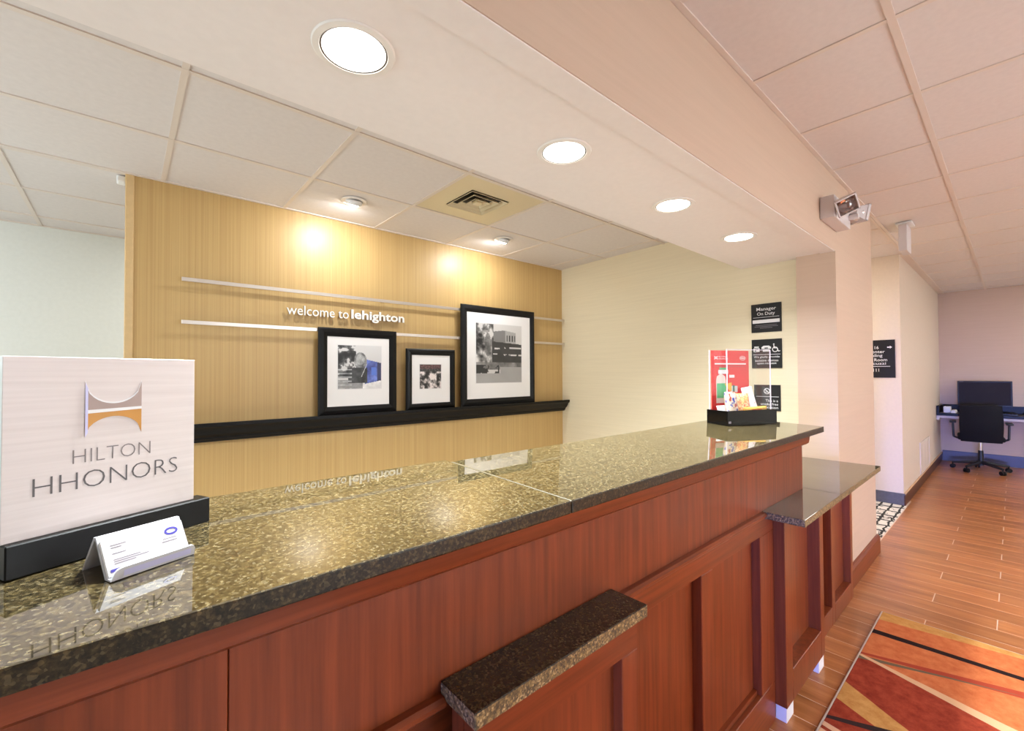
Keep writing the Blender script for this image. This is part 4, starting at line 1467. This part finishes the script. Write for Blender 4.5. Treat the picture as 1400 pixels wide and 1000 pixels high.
# hanging sign box in the lobby, seen edge-on
hg = thing('hanging_sign', (4.85, 0.565, 2.35), 'white ceiling hung sign box seen edge on near the hallway', 'sign')
MB().box(4.70, 4.90, 0.545, 0.600, 2.360, 2.575, 0.004).build('sign_box', 'emergency', hg)
MB().box(4.74, 4.92, 0.520, 0.625, 2.590, 2.6035, 0.003).build('canopy', 'white', hg)
MB().box(4.80, 4.86, 0.560, 0.585, 2.574, 2.592).build('stem', 'white', hg)

# ================================================================== LOBBY FLOOR AND ALCOVE
rug = thing('area_rug', (3.287, 0.527, 0.0), 'orange and rust striped area rug with black lines on the plank floor', 'rug')
MB().box(-2.6, -0.006, -1.8, -0.008, 0.001, 0.010, 0.002).build('pile', 'rug', rug, space='local')
k = MB()
k.box(-2.6, 0.0, -0.0085, 0.0, 0.001, 0.0095, 0.002)
k.box(-0.0065, 0.0, -1.8, -0.0085, 0.001, 0.0095, 0.002)
k.build('binding', 'edge_tan', rug, space='local')

ap = thing('wall_grille', (7.65, 0.765, 0.13), 'pale return air panel low on the alcove wall', 'grille')
k = MB()
for b_ in ((7.25, 8.10, 0.135, 0.155), (7.25, 8.10, 0.500, 0.520), (7.25, 7.275, 0.155, 0.500), (8.075, 8.10, 0.155, 0.500)):
    k.box(b_[0], b_[1], 0.758, 0.7695, b_[2], b_[3], 0.002)
k.build('frame', 'panel_white', ap)
for x in (7.275, 7.54, 7.805):
    MB().box(x + 0.004, x + 0.258, 0.7625, 0.7690, 0.156, 0.499, 0.001).build('panel', 'panel_white', ap)

dk = thing('computer_desk', (9.3, -0.2, 0), 'black computer desk along the far alcove wall', 'desk')
MB().box(9.02, 9.58, -1.4, 0.765, 0.735, 0.772, 0.003).build('desktop', 'black', dk)
MB().box(9.05, 9.08, -1.4, 0.755, 0.700, 0.735).build('apron', 'panel_white', dk)
MB().box(9.545, 9.585, -1.4, 0.765, 0.772, 0.875, 0.003).build('upstand', 'black', dk)
MB().box(9.03, 9.545, 0.735, 0.766, 0.772, 0.875, 0.003).build('side_upstand', 'black', dk)
MB().box(9.10, 9.55, -1.38, -1.35, 0.0, 0.735).build('end_panel', 'black', dk)
MB().box(9.06, 9.55, 0.735, 0.7695, 0.665, 0.735).build('wall_cleat', 'panel_white', dk)

mo = thing('monitor', (9.36, 0.29, 0.772), 'large black computer monitor on the far desk', 'monitor')
MB().box(9.33, 9.355, 0.015, 0.560, 0.875, 1.240, 0.004).build('bezel', 'plastic_dark', mo)
MB().box(9.327, 9.331, 0.030, 0.545, 0.895, 1.222).build('screen', plain('dark_screen', (40, 36, 42), 0.6, spec=0.12), mo)
flat(frame_m((9.3265, 0.535, 1.228), (0, -1, 0), (-1, 0, 0)), rect(0, 0.04, 0, 0.006), 'faintprint', mo, 'maker_mark')
MB().box(9.345, 9.37, 0.245, 0.330, 0.780, 0.90, 0.003).build('neck', 'plastic_dark', mo)
MB().box(9.28, 9.45, 0.18, 0.40, 0.772, 0.784, 0.003).build('foot', 'plastic_dark', mo)
kb = thing('keyboard', (9.15, 0.12, 0.772), 'black keyboard on the far desk below the monitor', 'keyboard')
MB().box(9.10, 9.23, -0.03, 0.40, 0.772, 0.790, 0.003).build('case', 'plastic_dark', kb)
k = MB()
for r_ in range(4):
    for c_ in range(12):
        k.box(9.112 + r_ * 0.027, 9.134 + r_ * 0.027, -0.015 + c_ * 0.034, 0.014 + c_ * 0.034, 0.790, 0.797)
tag(k.build('keys', 'blackmatt', kb), kind='stuff')
pb = thing('tissue_box', (9.2, 0.66, 0.772), 'small white box on the left of the far desk', 'box')
MB().box(9.14, 9.30, 0.625, 0.70, 0.772, 0.86, 0.004).build('box_body', 'paper', pb)
MB().box(9.18, 9.25, 0.645, 0.675, 0.86, 0.866).build('opening', 'grayprint', pb)
pc = thing('printer_tray', (9.2, 0.55, 0.772), 'low cream paper tray left of the monitor', 'tray')
MB().box(9.08, 9.35, 0.565, 0.618, 0.772, 0.80, 0.003).build('tray', 'paper', pc)
MB().box(9.09, 9.34, 0.570, 0.613, 0.80, 0.812, 0.002).build('paper_pile', 'whiteprint', pc)
ms = thing('computer_mouse', (9.16, -0.12, 0.772), 'dark computer mouse right of the keyboard', 'mouse')
k = MB()
t = bmesh.new(); bmesh.ops.create_uvsphere(t, u_segments=16, v_segments=10, radius=1)
bmesh.ops.transform(t, matrix=Matrix.Translation((9.16, -0.12, 0.784)) @ Matrix.Diagonal((0.055, 0.032, 0.016, 1)), verts=t.verts)
k._add(t); k.build('shell', 'plastic_dark', ms, smooth=True)
MB().cyl((9.12, -0.12, 0.795), (9.13, -0.12, 0.800), 0.006, n=10).build('wheel', 'grayprint', ms)

# office chair, back towards the camera, facing the desk (+x)
CX, CY = 8.92, 0.32
ch = thing('office_chair', (CX, CY, 0), 'black mesh back swivel office chair at the far computer desk', 'office chair', rz=math.radians(4))
bk = []
k = MB()
n = 8
front, rear = [], []
for j in range(n + 1):
    t_ = j / n
    z = 0.42 + 0.50 * t_
    xo = -0.215 - 0.03 * math.sin(t_ * PI) + 0.0 - 0.05 * t_
    wv = 0.195 + 0.012 * math.sin(t_ * PI)
    rowf, rowr = [], []
    for i in range(7):
        u_ = i / 6 * 2 - 1
        x = xo + 0.035 * u_ * u_
        rowf.append(k.bm.verts.new((x + 0.018, u_ * wv, z)))
        rowr.append(k.bm.verts.new((x - 0.018, u_ * wv, z)))
    front.append(rowf); rear.append(rowr)
for j in range(n):
    for i in range(6):
        k.bm.faces.new((front[j][i], front[j][i + 1], front[j + 1][i + 1], front[j + 1][i]))
        k.bm.faces.new((rear[j][i + 1], rear[j][i], rear[j + 1][i], rear[j + 1][i + 1]))
for j in range(n):
    k.bm.faces.new((front[j + 1][0], rear[j + 1][0], rear[j][0], front[j][0]))
    k.bm.faces.new((front[j][6], rear[j][6], rear[j + 1][6], front[j + 1][6]))
for i in range(6):
    k.bm.faces.new((front[0][i], rear[0][i], rear[0][i + 1], front[0][i + 1]))
    k.bm.faces.new((front[n][i + 1], rear[n][i + 1], rear[n][i], front[n][i]))
bmesh.ops.recalc_face_normals(k.bm, faces=k.bm.faces)
k.build('backrest', 'mesh_dark', ch, smooth=True, space='local')
MB().box(-0.20, 0.24, -0.225, 0.225, 0.435, 0.495, 0.02, seg=3).build('seat', 'mesh_dark', ch, smooth=True, space='local')
for s_ in (1, -1):
    MB().tube([(0.0, s_ * 0.20, 0.43), (-0.02, s_ * 0.262, 0.46), (-0.03, s_ * 0.268, 0.66)], 0.013, 8).build('arm_post', 'plastic_dark', ch, smooth=True, space='local')
    MB().box(-0.14, 0.10, s_ * 0.268 - 0.035, s_ * 0.268 + 0.035, 0.66, 0.685, 0.010, seg=2).build('armrest', 'plastic_dark', ch, smooth=True, space='local')
MB().cyl((0, 0, 0.28), (0, 0, 0.43), 0.017, n=16).build('gas_lift', 'chrome', ch, smooth=True, space='local')
MB().cyl((0, 0, 0.08), (0, 0, 0.285), 0.030, 0.026, n=16).build('column_sleeve', 'plastic_dark', ch, smooth=True, space='local')
MB().box(-0.09, 0.09, -0.07, 0.07, 0.405, 0.437, 0.006).build('tilt_mechanism', 'plastic_dark', ch, space='local')
for i in range(5):
    a = 2 * PI * i / 5 + 1.35
    d = Vector((math.cos(a), math.sin(a), 0))
    k = MB()
    k.cyl(Vector((0, 0, 0.125)) + d * 0.015, d * 0.29 + Vector((0, 0, 0.082)), 0.025, 0.015, n=10)
    lg = k.build('base_leg', 'plastic_dark', ch, smooth=True, space='local')
    side = Vector((-d.y, d.x, 0))
    c_ = d * 0.285 + Vector((0, 0, 0.029))
    q = MB()
    q.cyl(c_ - side * 0.024, c_ - side * 0.006, 0.028, n=16)
    q.cyl(c_ + side * 0.006, c_ + side * 0.024, 0.028, n=16)
    q.cyl(c_ + Vector((0, 0, 0.0)), d * 0.285 + Vector((0, 0, 0.085)), 0.008, n=8)
    q.build('caster', 'blackmatt', lg, smooth=True, space='local')
